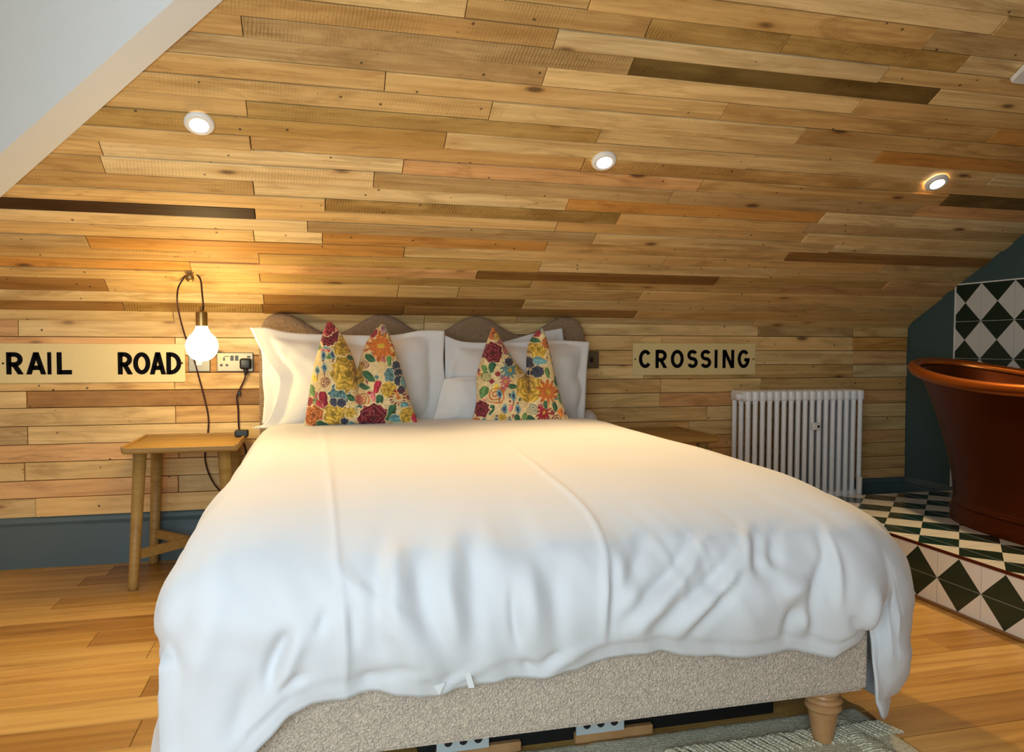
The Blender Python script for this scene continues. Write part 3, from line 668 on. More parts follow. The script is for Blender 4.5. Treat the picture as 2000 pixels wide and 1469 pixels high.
# ================================================================== BEDSIDE TABLES
def bedside(x0, x1, y0, y1, label):
    zt = .532; e = empty('bedside_table', ((x0+x1)/2, (y0+y1)/2, 0)); tag(e, label, 'table', 'oak bedside tables')
    o = MB().box(x0, x1, y0, y1, zt-.026, zt-.004, .009).build('tabletop', M['table'], e); auto_smooth(o, 50)
    mb = MB(); b_ = .010
    mb.box(x0, x0+b_, y0, y1, zt-.010, zt+.003, .003); mb.box(x1-b_, x1, y0, y1, zt-.010, zt+.003, .003); mb.box(x0, x1, y1-b_, y1, zt-.010, zt+.003, .003); mb.box(x0, x1, y0, y0+b_, zt-.010, zt-.0035, .002)
    mb.build('lip', M['table'], e)
    feet = []
    for sx in (0, 1):
        for sy in (0, 1):
            tx, ty = (x0+.055 if sx == 0 else x1-.055), (y0+.05 if sy == 0 else y1-.05)
            bx, by = (x0+.027 if sx == 0 else x1-.027), (y0+.035 if sy == 0 else y1-.012)
            MB().tube([(bx, by, 0), (bx+(tx-bx)*.03, by+(ty-by)*.03, .015), (tx, ty, zt-.02)], [.0165, .0175, .0235], 16).build('leg', M['table'], e, True)
            feet.append((bx+(tx-bx)*.24, by+(ty-by)*.24, .128))
    for a, b_ in ((0, 3), (1, 2)):
        A, B = np.array(feet[a]), np.array(feet[b_]); d = (B-A)/np.linalg.norm(B-A); s_ = np.cross(d, [0, 0, 1]); V = []
        for P in (A, B):
            for (h, v) in ((-.008, -.017), (.008, -.017), (.008, .017), (-.008, .017)): V.append(P+s_*h+np.array([0, 0, v]))
        mk('stretcher', V, [(0, 1, 5, 4), (1, 2, 6, 5), (2, 3, 7, 6), (3, 0, 4, 7), (3, 2, 1, 0), (4, 5, 6, 7)], M['table'], e)
    return e
bedside(-.705, -.305, 2.965, 3.365, 'small oak bedside table under the hanging bulb lamp')
bedside(1.235, 1.600, 2.800, 3.190, 'small oak bedside table in shade on the radiator side of the bed')
ad = at(484, 849, 3.25); e = MB().box(-.345, -.292, 3.235, 3.275, .5285, .556, .006).build('cable_adapter', M['black']); tag(e, 'small black cable adapter on the back of the left bedside table', 'adapter')

# ================================================================== BED
bxl, bxr, byf, byb = -.262, 1.172, 1.392, 3.335
bed = empty('upholstered_bed', ((bxl+bxr)/2, (byf+byb)/2, 0)); tag(bed, 'beige boucle upholstered bed with scalloped headboard and turned legs', 'bed')
bm = bmesh.new(); bmesh.ops.create_cube(bm, size=1)
for v in bm.verts: v.co = Vector(((bxl+bxr)/2+v.co.x*(bxr-bxl), (byf+3.31)/2+v.co.y*(3.31-byf), .25+v.co.z*.222))
bmesh.ops.bevel(bm, geom=bm.edges[:], offset=.012, segments=4, affect='EDGES')
V = [v.co[:] for v in bm.verts]; bm.verts.index_update(); F = [[v.index for v in f.verts] for f in bm.faces]; bm.free()
auto_smooth(mk('divan_base', V, F, M['boucle'], bed), 50)
o = MB().box(bxl+.03, bxr-.03, byf+.05, 3.29, .362, .545, .05).build('mattress', M['mattress'], bed); auto_smooth(o, 60)
# headboard
HL, HR = -.252, 1.188; NBP = 4; per = (HR-HL)/3.44
xs = np.linspace(HL, HR, 150); pk0 = -.165
zt = .996+.042*np.cos((xs-pk0)/.4225*2*math.pi); 
edge = np.minimum(xs-HL, HR-xs); zt = np.where(edge < .05, zt-(.05-np.sqrt(np.maximum(0, .05**2-(.05-edge)**2)))*1.1, zt)
yf, ybk = 3.305, 3.372; V = []; F = []; n = len(xs); rings = []
prof_h = [(yf+.03, .0), (yf+.012, .010), (yf+.003, .022), (yf, .04), (yf, .5)]
front = [(ybk, 0.0), (ybk-.02, -.0)]
cols = []
for i in range(n):
    col = [(xs[i], ybk, .14), (xs[i], ybk, zt[i]-.02), (xs[i], ybk-.012, zt[i]-.006), (xs[i], ybk-.03, zt[i]), (xs[i], yf+.018, zt[i]-.003), (xs[i], yf+.006, zt[i]-.014), (xs[i], yf, zt[i]-.035), (xs[i], yf, .14)]
    V += col
m = 8
for i in range(n-1):
    for j in range(m-1): F.append((i*m+j, (i+1)*m+j, (i+1)*m+j+1, i*m+j+1))
F += [tuple(range(m)), tuple(range((n-1)*m, n*m))[::-1]]
auto_smooth(mk('headboard', V, F, M['boucle_hb'], bed), 60)
legp = [(.0, 0), (.019, 0), (.022, .006), (.0335, .082), (.040, .088), (.0405, .094), (.036, .098), (.038, .103), (.042, .107), (.0385, .113), (.033, .116), (.031, .121), (.037, .125), (.039, .130), (.035, .139), (.033, .145)]
for lx, ly in ((1.098, byf+.06), (bxl+.07, byf+.06), (1.098, 3.22), (bxl+.07, 3.22)):
    o = MB().lathe([(r_, max(h_, .0105 if lx > 1 and ly < 2 else 0)) for r_, h_ in legp], (lx, ly, 0), n=28, cap0=False).build('leg', M['legwood'], bed); auto_smooth(o, 30)
for xa in (.235, .552):
    o = MB().box(xa, xa+.19, 1.583, 1.598, .0005, .024, .002).build('support_block', M['legwood'], bed)
    br = MB().box(xa, xa+.115, 1.577, 1.582, .024, .100).build('bracket', M['dark_metal'], o)
    for k in range(3): MB().lathe([(.009, 0), (.009, .002)], (xa+.025+.033*k, 1.577, .046), (0, -1, 0), 12).build('bolt_hole', M['black'], br)

sb = empty('under_bed_shade_box', (.645, 2.0, 0)); tag(sb, 'low black box added under the foot of the bed to stand for shade', 'box')  # added black box, stands in for the dark shade under the bed
MB().box(.20, 1.073, 1.603, 2.35, .0005, .118, .004).build('tub', M['black'], sb); MB().box(.195, 1.078, 1.600, 2.355, .118, .128, .004).build('shade_box_top', M['black'], sb)
# ---- duvet
def sstep(a, b, x): t = np.clip((x-a)/(b-a), 0, 1); return t*t*(3-2*t)
xl, xr, yF, yB, rc = -.255, 1.168, 1.400, 2.93, .10
xc = (xl+xr)/2; path = []
for yv in np.linspace(yB, yF+rc, 150, endpoint=False): path.append((xl, yv, -1, 0))
for a in np.linspace(0, math.pi/2, 22, endpoint=False): path.append((xl+rc-rc*math.cos(a), yF+rc-rc*math.sin(a), -math.cos(a), -math.sin(a)))
for xv in np.linspace(xl+rc, xr-rc, 190, endpoint=False): path.append((xv, yF, 0, -1))
for a in np.linspace(0, math.pi/2, 30, endpoint=False): path.append((xr-rc+rc*math.sin(a), yF+rc-rc*math.cos(a), math.sin(a), -math.cos(a)))
for yv in np.linspace(yF+rc, yB, 151): path.append((xr, yv, 1, 0))
path = np.array(path); NPt = len(path)
# position key along the path: k<0 left side, 0..1 front (by X), >1 right side
seg = np.cumsum(np.r_[0, np.hypot(np.diff(path[:, 0]), np.diff(path[:, 1]))])
L1 = yB-yF-rc; La = rc*math.pi/2; L2 = xr-xl-2*rc
def ky(keys):                       # keys as arc lengths -> values
    ks = np.array(sorted(keys)); return np.interp(seg, ks[:, 0], ks[:, 1])
def fx(x): return L1+La+(x-(xl+rc))
def ry(yv): return L1+2*La+L2+(yv-(yF+rc))
def ly(yv): return (yB-yv)
hem = ky([(ly(2.93), .22), (ly(2.4), .10), (ly(1.9), .07), (ly(1.55), .055), (L1+La*.5, .075), (fx(-.15), .155), (fx(-.10), .205), (fx(-.06), .245), (fx(-.02), .262), (fx(.06), .268), (fx(.12), .268), (fx(.20), .252), (fx(.27), .262), (fx(.34), .268), (fx(.40), .262), (fx(.50), .270), (fx(.58), .285), (fx(.66), .288), (fx(.74), .268), (fx(.85), .258), (fx(.95), .258), (fx(1.03), .240), (fx(1.055), .238),
          (L1+La+L2+La*.12, .262), (L1+La+L2+La*.42, .285), (L1+La+L2+La*.52, .12), (L1+La+L2+La*.62, .070), (L1+La+L2+La*.85, .052), (ry(1.51), .040), (ry(1.60), .036), (ry(1.68), .055), (ry(1.8), .09), (ry(2.4), .12), (ry(2.93), .24)])
o_hem = ky([(ly(2.93), .028), (ly(2.0), .036), (ly(1.6), .056), (L1+La*.5, .086), (fx(-.1), .050), (fx(.1), .030), (fx(.5), .028), (fx(1.0), .035), (L1+La+L2+La*.2, .042), (L1+La+L2+La*.42, .052), (L1+La+L2+La*.55, .066), (L1+La+L2+La*.7, .085), (L1+La+L2+La*.9, .12), (ry(1.53), .165), (ry(1.7), .16), (ry(2.3), .08), (ry(2.93), .05)])
o_mid = ky([(ly(2.93), .020), (ly(2.0), .020), (ly(1.6), .020), (L1+La*.5, .042), (fx(0), .062), (fx(.5), .060), (fx(1.0), .075), (L1+La+L2+La*.4, .085), (L1+La+L2+La*.8, .160), (ry(1.55), .215), (ry(1.8), .180), (ry(2.3), .095), (ry(2.93), .05)])
o_shl = ky([(ly(2.93), -.012), (ly(1.8), -.018), (L1+La*.5, -.012), (fx(.1), .012), (fx(.9), .012), (L1+La+L2+La*.5, .030), (ry(1.6), .075), (ry(2.0), .065), (ry(2.93), .02)])
front_w = ky([(ly(1.9), 0), (L1, .5), (fx(0), 1), (fx(1.0), 1), (L1+2*La+L2, .5), (ry(1.9), 0)])
NT, NH = 74, 66
iS, iF, Ri = .13, .27, .13; inn = []       # inner line where the flat top begins to roll over
for yv in np.linspace(yB, yF+iF+Ri, 150, endpoint=False): inn.append((xl+iS, yv))
for a in np.linspace(0, math.pi/2, 22, endpoint=False): inn.append((xl+iS+Ri-Ri*math.cos(a), yF+iF+Ri-Ri*math.sin(a)))
for xv in np.linspace(xl+iS+Ri, xr-iS-Ri, 190, endpoint=False): inn.append((xv, yF+iF))
for a in np.linspace(0, math.pi/2, 30, endpoint=False): inn.append((xr-iS-Ri+Ri*math.sin(a), yF+iF+Ri-Ri*math.cos(a)))
for yv in np.linspace(yF+iF+Ri, yB, 151): inn.append((xr-iS, yv))
inn = np.array(inn)
tt = np.linspace(0, 1, NH)
P = np.zeros((NPt, NT+NH-1, 3)); DN = np.zeros((NPt, NT+NH-1)); HD = np.zeros((NPt, NT+NH-1))
for i in range(NPt):
    x, yv, nx, ny = path[i]; fw = front_w[i]; ex, ey = inn[i]; ins = math.hypot(ex-x, ey-yv); zt0 = .606
    mid = hem[i]+(.50-hem[i])*.50
    C = np.array([(-ins-.12, zt0+.004), (-ins, zt0), (-.42*ins, .588-.012*fw), (o_shl[i], .530-.015*fw), (o_mid[i]*.85+.008, .43), (o_mid[i], min(mid, .36)), (o_hem[i], hem[i])])
    cv = catmull(C, 14)[14:]                       # from -ins onward
    dl = np.r_[0, np.cumsum(np.hypot(*np.diff(cv, axis=0).T))]; u = np.linspace(0, dl[-1], NH)
    off = np.interp(u, dl, cv[:, 0]); zz = np.interp(u, dl, cv[:, 1])
    sx, sy = xc, max(ey, yF+.85)
    s = np.linspace(0, 1, NT)
    P[i, :NT, 0] = sx+(ex-sx)*s; P[i, :NT, 1] = sy+(ey-sy)*s; P[i, :NT, 2] = zt0+.010*(1-s**2)
    o1 = off[1:]; tq = np.clip((o1+ins)/ins, 0, 1); oo = np.maximum(o1, 0)
    P[i, NT:, 0] = ex+(x-ex)*tq+nx*oo; P[i, NT:, 1] = ey+(yv-ey)*tq+ny*oo; P[i, NT:, 2] = zz[1:]
    HD[i, NT:] = dl[-1]-u[1:]; HD[i, :NT] = 9
def normals(P):
    du = np.gradient(P, axis=0); dv = np.gradient(P, axis=1); n = np.cross(du, dv); l = np.linalg.norm(n, axis=2, keepdims=True); n = n/np.maximum(l, 1e-9)
    n = np.where(l < 1e-9, np.array([0, 0, 1.0]), n); return n
nrm = normals(P)
if nrm[NPt//2, NT//2, 2] < 0: nrm = -nrm
nrm[:, :NT-6] = (0, 0, 1)
dpx, dpy = proj(P)
D = np.zeros(P.shape[:2])
# broad softness
D += (vnoise(P[..., 0]*3.1+7, P[..., 1]*2.6+P[..., 2]*3+3, 1)-.5)*.016+(vnoise(P[..., 0]*7+1, P[..., 1]*5+P[..., 2]*5, 2)-.5)*.006
hang = sstep(.60, .47, P[..., 2])
arc = seg[:, None]+0*D
D += hang*((vnoise(arc*9+vnoise(P[..., 2]*9, arc*2, 5)*1.4, P[..., 2]*3.0, 4)-.5)*.022+(vnoise(arc*26+P[..., 2]*9, P[..., 2]*7, 6)-.5)*.010)
rg = 1-2*np.abs(vnoise(arc*11+P[..., 2]*7+vnoise(arc*5, P[..., 2]*6, 12)*1.5, P[..., 2]*4, 13)-.5)
D += hang*np.clip(rg-.55, 0, 1)*.020*vnoise(arc*6+3, P[..., 2]*8, 15)
def ridge(pts, wpx, amp, taper=True):
    """a fold following a polyline of the photograph, pressed into the cloth"""
    global D
    Q = catmull(np.array(pts, float), 5); best = np.full(D.shape, 1e9); par = np.zeros(D.shape); n = len(Q)-1
    msk = (dpx > Q[:, 0].min()-5*wpx) & (dpx < Q[:, 0].max()+5*wpx) & (dpy > Q[:, 1].min()-5*wpx) & (dpy < Q[:, 1].max()+5*wpx)
    X, Y_ = dpx[msk], dpy[msk]; bb = np.full(X.shape, 1e9); pp = np.zeros(X.shape); sd = np.zeros(X.shape)
    for i in range(n):
        a, b_ = Q[i], Q[i+1]; d = b_-a; t = np.clip(((X-a[0])*d[0]+(Y_-a[1])*d[1])/(d@d+1e-9), 0, 1)
        qx, qy = X-a[0]-d[0]*t, Y_-a[1]-d[1]*t; r2 = qx*qx+qy*qy; k = r2 < bb; bb = np.where(k, r2, bb); pp = np.where(k, (i+t)/n, pp)
    tp = np.sin(np.pi*np.clip(pp, .02, .98))**.5 if taper else 1.0
    D[msk] += 1.2*amp*np.exp(-bb/(2*wpx*wpx))*tp
for pts, wp, am in [
    ([(630, 835), (640, 900), (650, 990), (658, 1080), (668, 1190), (674, 1300), (676, 1370)], 3.2, .0045), ([(672, 1150), (677, 1250), (676, 1330)], 7, .006), ([(690, 1180), (690, 1260)], 8, -.008),
    ([(985, 860), (1060, 925), (1130, 985), (1165, 1035), (1180, 1090), (1183, 1180), (1182, 1260)], 3.4, .0045), ([(1196, 1080), (1198, 1160), (1190, 1240)], 7, -.008), ([(1178, 1100), (1182, 1180), (1180, 1250)], 6, .007),
    ([(565, 1235), (545, 1270), (528, 1310), (522, 1350)], 10, -.020), ([(590, 1240), (570, 1290), (545, 1350)], 11, .012), ([(500, 1300), (470, 1400), (440, 1460)], 16, -.008), ([(600, 1320), (570, 1335), (545, 1360)], 7, -.010),
    ([(420, 1180), (390, 1290), (350, 1420)], 18, .008), ([(360, 1190), (330, 1290), (318, 1400)], 12, -.008),
    ([(775, 1060), (765, 1130), (770, 1220)], 16, .009), ([(740, 1080), (735, 1180), (740, 1290)], 15, -.010), ([(830, 1070), (820, 1160), (835, 1260)], 16, -.009), ([(880, 1060), (875, 1160), (890, 1270)], 15, .009), ([(920, 1040), (925, 1150), (930, 1260)], 15, -.010),
    ([(1000, 1150), (1005, 1210), (1012, 1260)], 7, -.012), ([(1040, 1090), (1035, 1180), (1040, 1270)], 14, .008), ([(1090, 1080), (1085, 1190), (1090, 1290)], 14, -.007),
    ([(1260, 1050), (1235, 1120), (1205, 1180)], 11, -.010), ([(1345, 1055), (1320, 1110), (1270, 1160), (1215, 1220)], 10, -.013), ([(1375, 1060), (1340, 1120), (1290, 1180), (1230, 1240)], 10, .011), ([(1440, 1070), (1395, 1130), (1340, 1180), (1280, 1230)], 10, -.014), ([(1450, 1080), (1420, 1140), (1370, 1190), (1320, 1245)], 12, .011), ([(1460, 1110), (1400, 1190), (1330, 1250)], 8, -.010),
    ([(1455, 1030), (1462, 1080), (1455, 1130)], 9, .008), ([(1480, 1040), (1475, 1080), (1480, 1120)], 8, -.010), ([(1515, 1040), (1512, 1080), (1520, 1110)], 9, -.011), ([(1530, 1160), (1560, 1150), (1580, 1130)], 12, .010), ([(1600, 1040), (1615, 1090), (1595, 1160), (1590, 1250)], 8, -.013), ([(1612, 1040), (1635, 1110), (1638, 1190)], 6, .009), ([(1560, 1190), (1545, 1220), (1535, 1260)], 9, -.013), ([(1580, 1200), (1570, 1240)], 9, .010),
    ([(1750, 1180), (1715, 1215), (1690, 1240)], 9, -.020), ([(1710, 1150), (1695, 1200), (1680, 1232)], 9, .014), ([(1660, 1200), (1675, 1225), (1685, 1240)], 8, -.010), ([(1765, 1190), (1735, 1225), (1705, 1250)], 8, .010), ([(1705, 1255), (1740, 1270), (1785, 1275)], 9, .008), ([(1700, 1265), (1725, 1310), (1740, 1380)], 8, -.010), ([(1760, 1280), (1765, 1330), (1755, 1390)], 10, .010),
    ([(1050, 1330), (1100, 1290), (1170, 1260)], 9, .008), ([(1060, 1290), (1100, 1275)], 6, -.008), ([(1020, 1290), (1040, 1310)], 7, -.008), ([(640, 1190), (620, 1240)], 7, -.010), ([(700, 1340), (760, 1310), (820, 1300)], 8, -.007), ([(860, 1350), (900, 1320), (950, 1300)], 7, .007),
    ([(330, 1240), (305, 1262), (300, 1285)], 9, -.008)]:
    ridge(pts, wp, am)
on_hang = hang > 0
D += np.where(HD < .2, -.0035*np.exp(-((HD-.042)/.0035)**2), 0)+np.where(HD < .042, -.004, 0)
P2 = P+nrm*D[..., None]
P2[..., 2] = np.maximum(P2[..., 2], .03)
# keep the cloth outside the bed base
low = P2[..., 2] < .36
inside = low & (P2[..., 1] > byf-.012) & (P2[..., 0] > bxl-.012) & (P2[..., 0] < bxr+.012)
nx_ = path[:, 2][:, None]+0*D; ny_ = path[:, 3][:, None]+0*D
fr = inside & (ny_ < -.7); P2[..., 1] = np.where(fr, byf-.012, P2[..., 1])
rt = inside & (nx_ > .7); P2[..., 0] = np.where(rt, bxr+.012, P2[..., 0])
lf = inside & (nx_ < -.7); P2[..., 0] = np.where(lf, bxl-.012, P2[..., 0])
V = P2.reshape(-1, 3); C_ = NT+NH-1
I, J = np.meshgrid(np.arange(NPt-1), np.arange(C_-1), indexing='ij'); a = (I*C_+J).ravel()
F = np.stack([a, a+1, a+C_+1, a+C_], 1)
duvet = mk('white_duvet', V, F, M['linen'], None, True); tag(duvet, 'plump white cotton duvet with ironed creases draped over the bed', 'duvet')
bm = bmesh.new(); bm.from_mesh(duvet.data); bmesh.ops.remove_doubles(bm, verts=bm.verts, dist=2e-4); bmesh.ops.recalc_face_normals(bm, faces=bm.faces); bm.to_mesh(duvet.data); bm.free()
so = duvet.modifiers.new('thickness', 'SOLIDIFY'); so.thickness = .006; so.offset = -1
p0 = at(913, 1318, 1.350); p1 = at(921, 1344, 1.346)
V = []
for P_, dx in ((p0, 0), (p1, 0)):
    for sx in (-.0055, .0055):
        for sy in (0, .0015): V.append((P_[0]+sx, P_[1]+sy, P_[2]+(.004 if P_ is p0 else 0)))
mk('care_tag', V, [(0, 2, 6, 4), (1, 5, 7, 3), (0, 4, 5, 1), (2, 3, 7, 6), (4, 6, 7, 5)], M['pillow'], duvet)
p0 = at(847, 1340, 1.350); mk('tie', [p0, p0+[.022, 0, .004], p0+[.010, -.001, -.018], p0+[0, .002, 0], p0+[.022, .002, .004], p0+[.010, .001, -.018]], [(0, 1, 2), (5, 4, 3), (0, 2, 5, 3), (1, 4, 5, 2)], M['pillow'], duvet)

# ---- pillows and cushions (soft shapes spanned between four outline curves)
def coons(left, right, bottom, top, nu, nv):
    """outline curves as arrays of pixel points; left/right run bottom->top, bottom/top run left->right"""
    def samp(c, n):
        c = np.array(c, float); d = np.r_[0, np.cumsum(np.hypot(*np.diff(c, axis=0).T))]; t = np.linspace(0, d[-1], n); return np.stack([np.interp(t, d, c[:, 0]), np.interp(t, d, c[:, 1])], 1)
    L_, R_, B_, T_ = samp(catmull(left, 8), nv), samp(catmull(right, 8), nv), samp(catmull(bottom, 8), nu), samp(top if len(top) > 40 else catmull(top, 8), nu)
    u = np.linspace(0, 1, nu)[:, None, None]; v = np.linspace(0, 1, nv)[None, :, None]
    S = (1-u)*L_[None]+u*R_[None]+(1-v)*B_[:, None]+v*T_[:, None]
    S -= (1-u)*(1-v)*B_[0]+u*(1-v)*B_[-1]+(1-u)*v*T_[0]+u*v*T_[-1]
    return S
def soft(name, S, Yb, Yt, thick, mat, label, cat, group, flange=.07, dent=None, wr=.006, seed=1, colors=None, lift=0.0):
    nu, nv = S.shape[:2]; U, Vv = np.meshgrid(np.linspace(0, 1, nu), np.linspace(0, 1, nv), indexing='ij')
    fl = flange*(.55+.9*vnoise(U*5+seed, Vv*5+seed*7, seed+30)); du = np.clip((np.minimum(U, 1-U)-fl)/(.5-fl), 0, 1); dv = np.clip((np.minimum(Vv, 1-Vv)-fl)/(.5-fl), 0, 1)
    h = thick*(1-(1-du)**2.6)**.62*(1-(1-dv)**2.6)**.62+.004
    if dent is not None: h = h*dent(U, Vv)
    Yc = Yb+(Yt-Yb)*Vv
    d = CF[None, None]+CR*((S[..., 0:1]-1000)/FPX)-CU*((S[..., 1:2]-734.5)/FPX)
    X0 = CC+d*(Yc/d[..., 1])[..., None]
    wrk = (vnoise(U*5+seed, Vv*5+seed*3, seed)-.5)*wr*2+(vnoise(U*14+seed*2, Vv*9, seed+9)-.5)*wr
    Ff = X0.copy(); Ff[..., 1] -= h+wrk*np.clip(h/thick*3, .25, 1); Bk = X0.copy(); Bk[..., 1] += h*.75
    V = np.vstack([Ff.reshape(-1, 3), Bk.reshape(-1, 3)]); V[:, 2] += lift; n = nu*nv
    I, J = np.meshgrid(np.arange(nu-1), np.arange(nv-1), indexing='ij'); a = (I*nv+J).ravel(); F = np.stack([a, a+nv, a+nv+1, a+1], 1)
    Fb = F[:, ::-1]+n; E_ = []
    for i in range(nu-1): E_ += [(i*nv, i*nv+n, (i+1)*nv+n, (i+1)*nv), ((i+1)*nv+nv-1, (i+1)*nv+nv-1+n, i*nv+nv-1+n, i*nv+nv-1)]
    for j in range(nv-1): E_ += [(j+1, j+1+n, j+n, j), ((nu-1)*nv+j, (nu-1)*nv+j+n, (nu-1)*nv+j+1+n, (nu-1)*nv+j+1)]
    o = mk(name, V, [*F.tolist(), *Fb.tolist(), *E_], mat, None, True, origin=(V[:, 0].mean(), V[:, 1].mean(), V[:, 2].min()))
    tag(o, label, cat, group)
    if colors is not None:
        ca = o.data.color_attributes.new('print', 'FLOAT_COLOR', 'POINT'); c2 = np.ones((2*n, 4)); c2[:n, :3] = colors.reshape(-1, 3); c2[n:, :3] = colors.reshape(-1, 3)
        ca.data.foreach_set('color', c2.ravel())
    return o
PG = 'white bed pillows'
soft('bed_pillow', coons([(512, 828), (516, 780), (513, 745), (512, 700), (505, 655)], [(840, 826), (850, 760), (852, 700), (846, 652)], [(512, 830), (600, 836), (700, 834), (840, 828)], [(505, 652), (600, 668), (720, 662), (846, 650)], 60, 40), 3.20, 3.255, .05, M['pillow'], 'white pillow tucked behind the front left pillow, edge lit yellow by the bulb', 'pillow', PG, .05, seed=3)
soft('bed_pillow', coons([(492, 836), (523, 820), (545, 745), (518, 700), (488, 640)], [(850, 822), (868, 760), (866, 700), (868, 646)], [(492, 838), (590, 840), (720, 836), (850, 824)], [(488, 640), (520, 640), (570, 650), (660, 654), (760, 655), (820, 646), (868, 646)], 90, 60), 3.02, 3.14, .085, M['pillow'], 'large white flanged pillow behind the left floral cushion', 'pillow', PG, .085, wr=.010, seed=5)
soft('bed_pillow', coons([(880, 826), (878, 760), (874, 700), (880, 668)], [(1110, 826), (1108, 760), (1104, 700), (1098, 641)], [(880, 828), (960, 832), (1040, 830), (1110, 828)], [(880, 668), (960, 672), (1040, 652), (1098, 641)], 60, 40), 3.215, 3.265, .045, M['pillow'], 'white pillow at the back right, corner standing above the front pillow', 'pillow', PG, .05, seed=8)
soft('bed_pillow', coons([(862, 828), (868, 760), (869, 700), (868, 655)], [(1140, 828), (1143, 780), (1146, 720), (1151, 668)], [(862, 830), (960, 838), (1060, 836), (1140, 830)], [(868, 655), (910, 668), (1000, 668), (1080, 664), (1151, 667)], 80, 60), 3.04, 3.15, .08, M['pillow'], 'large white pillow behind the right floral cushion', 'pillow', PG, .06, wr=.008, seed=11)
soft('bed_pillow', coons([(842, 830), (852, 800), (860, 765), (868, 740)], [(1040, 832), (1038, 800), (1034, 770), (1028, 744)], [(842, 832), (900, 834), (960, 834), (1040, 834)], [(868, 740), (910, 736), (960, 738), (1028, 744)], 50, 34), 2.962, 3.00, .035, M['pillow'], 'low white pillow between the two floral cushions', 'pillow', PG, .04, wr=.006, seed=14)
soft('bed_pillow', coons([(1098, 836), (1100, 826), (1104, 815), (1110, 806)], [(1166, 820), (1164, 815), (1160, 808), (1152, 801)], [(1098, 838), (1130, 836), (1150, 830), (1166, 820)], [(1110, 806), (1125, 804), (1140, 802), (1152, 801)], 30, 16), 3.16, 3.20, .04, M['pillow'], 'white pillow corner peeping out low on the right side', 'pillow', PG, .05, wr=.004, seed=17)

RED, CRIM, YEL, ORG, TEA, NAV, GRN, DGR, PNK, CRM = [np.array(lin(c)) for c in ((176, 44, 58), (140, 26, 44), (236, 188, 62), (222, 122, 50), (104, 148, 146), (52, 62, 88), (92, 128, 66), (50, 92, 58), (214, 118, 112), (236, 208, 152))]
def paint(X, Y_, motifs, seed):
    col = np.tile(CRM, X.shape+(1,)); nz = vnoise(X/90+seed, Y_/90, seed); col = col*(1-.18*(nz > .6)[..., None]*np.array([.0, .35, 1.0]))
    rs = random.Random(seed); fill = [(rs.choice('llfol'), rs.uniform(60, 1480), rs.uniform(80, 1400), rs.uniform(24, 52), rs.choice((GRN, DGR, TEA, YEL, ORG, PNK, RED)), rs.uniform(0, 3)) for _ in range(70)]
    for mt in fill+motifs:
        kind, cx_, cy_, r, c1 = mt[:5]; ang = mt[5] if len(mt) > 5 else 0.0
        dx, dy = X-cx_, Y_-cy_; dx += (vnoise(X/45, Y_/45+seed, 3)-.5)*r*.25; dy += (vnoise(X/45+9, Y_/45+seed, 4)-.5)*r*.25
        rr = np.hypot(dx, dy)/r; th = np.arctan2(dy, dx)
        if kind == 'f':           # layered bloom
            edge = 1+.06*np.cos(7*th+seed)+.04*np.cos(12*th); m_ = rr < edge
            sh = .5+.5*np.cos(rr*19+1.9*np.cos(5*th+cx_)+th+2*vnoise(X/30, Y_/30, 6)); pt = .86+.2*np.cos(5*th+rr*4+cy_); tone = c1*((.62+.48*sh)*pt)[..., None]+np.array([.13, .10, .07])*(sh > .88)[..., None]
            tone = np.where((rr < .2)[..., None], c1*.38+DGR*.12, tone); rim = (rr > edge) & (rr < edge+.10); col = np.where(rim[..., None], CRM*1.12, col); col = np.where(m_[..., None], tone, col)
        elif kind == 'd':         # daisy / chrysanthemum with rays
            edge = .80+.22*np.cos(11*th); m_ = rr < edge; sh = .5+.5*np.cos(22*th+rr*3); tone = c1*(.60+.6*sh[..., None]); tone = np.where((rr < .22)[..., None], YEL*.8, tone); col = np.where(m_[..., None], tone, col)
        elif kind == 'l':         # leaf
            ca, sa = math.cos(ang), math.sin(ang); p, q_ = (dx*ca+dy*sa)/r, (-dx*sa+dy*ca)/r; wd = .52*np.sqrt(np.clip(1-p*p, 0, 1))*(1-.35*p); m_ = np.abs(q_) < wd
            rim = (np.abs(q_) < wd+.09) & ~m_ & (np.abs(p) < 1); vein = (np.abs(q_) < .05) | (np.abs(np.mod(p*5-np.abs(q_)*4, 1)-.5) < .10)
            tone = np.where(vein[..., None], c1*1.9+.02, c1*(.75+.5*(q_ > 0)[..., None])); col = np.where(rim[..., None], CRM*1.08, col); col = np.where(m_[..., None], tone, col)
        elif kind == 's':         # scroll
            sp = np.mod(rr*2.6-th/(2*math.pi), 1); m_ = (rr < 1) & (sp < .46); col = np.where(m_[..., None], c1*(.8+.4*sp[..., None]), col)
        elif kind == 'o':         # ogee drop with a stalk
            p = dy/r; wd = .62*np.clip(1-np.abs(p), 0, 1)**.6; m_ = (np.abs(dx/r) < wd); core = (np.abs(dx/r) < wd*.45) & (np.abs(p) < .45)
            st = (np.abs(dx/r) < .09) & (p > .7) & (p < 1.7); col = np.where(m_[..., None], c1*1.05+.05, col); col = np.where(core[..., None], NAV*1.3, col); col = np.where(st[..., None], CRIM*.6, col)
        elif kind == 'r':         # ring of dashes
            m_ = (rr > .62) & (rr < 1) & (np.cos(15*th) > .1); col = np.where(m_[..., None], c1, col); col = np.where((rr < .28)[..., None], ORG, col)
    wob = .80+.34*vnoise(X/22+seed, Y_/22, 17); return np.clip(col*.90*wob[..., None], 0, 1)
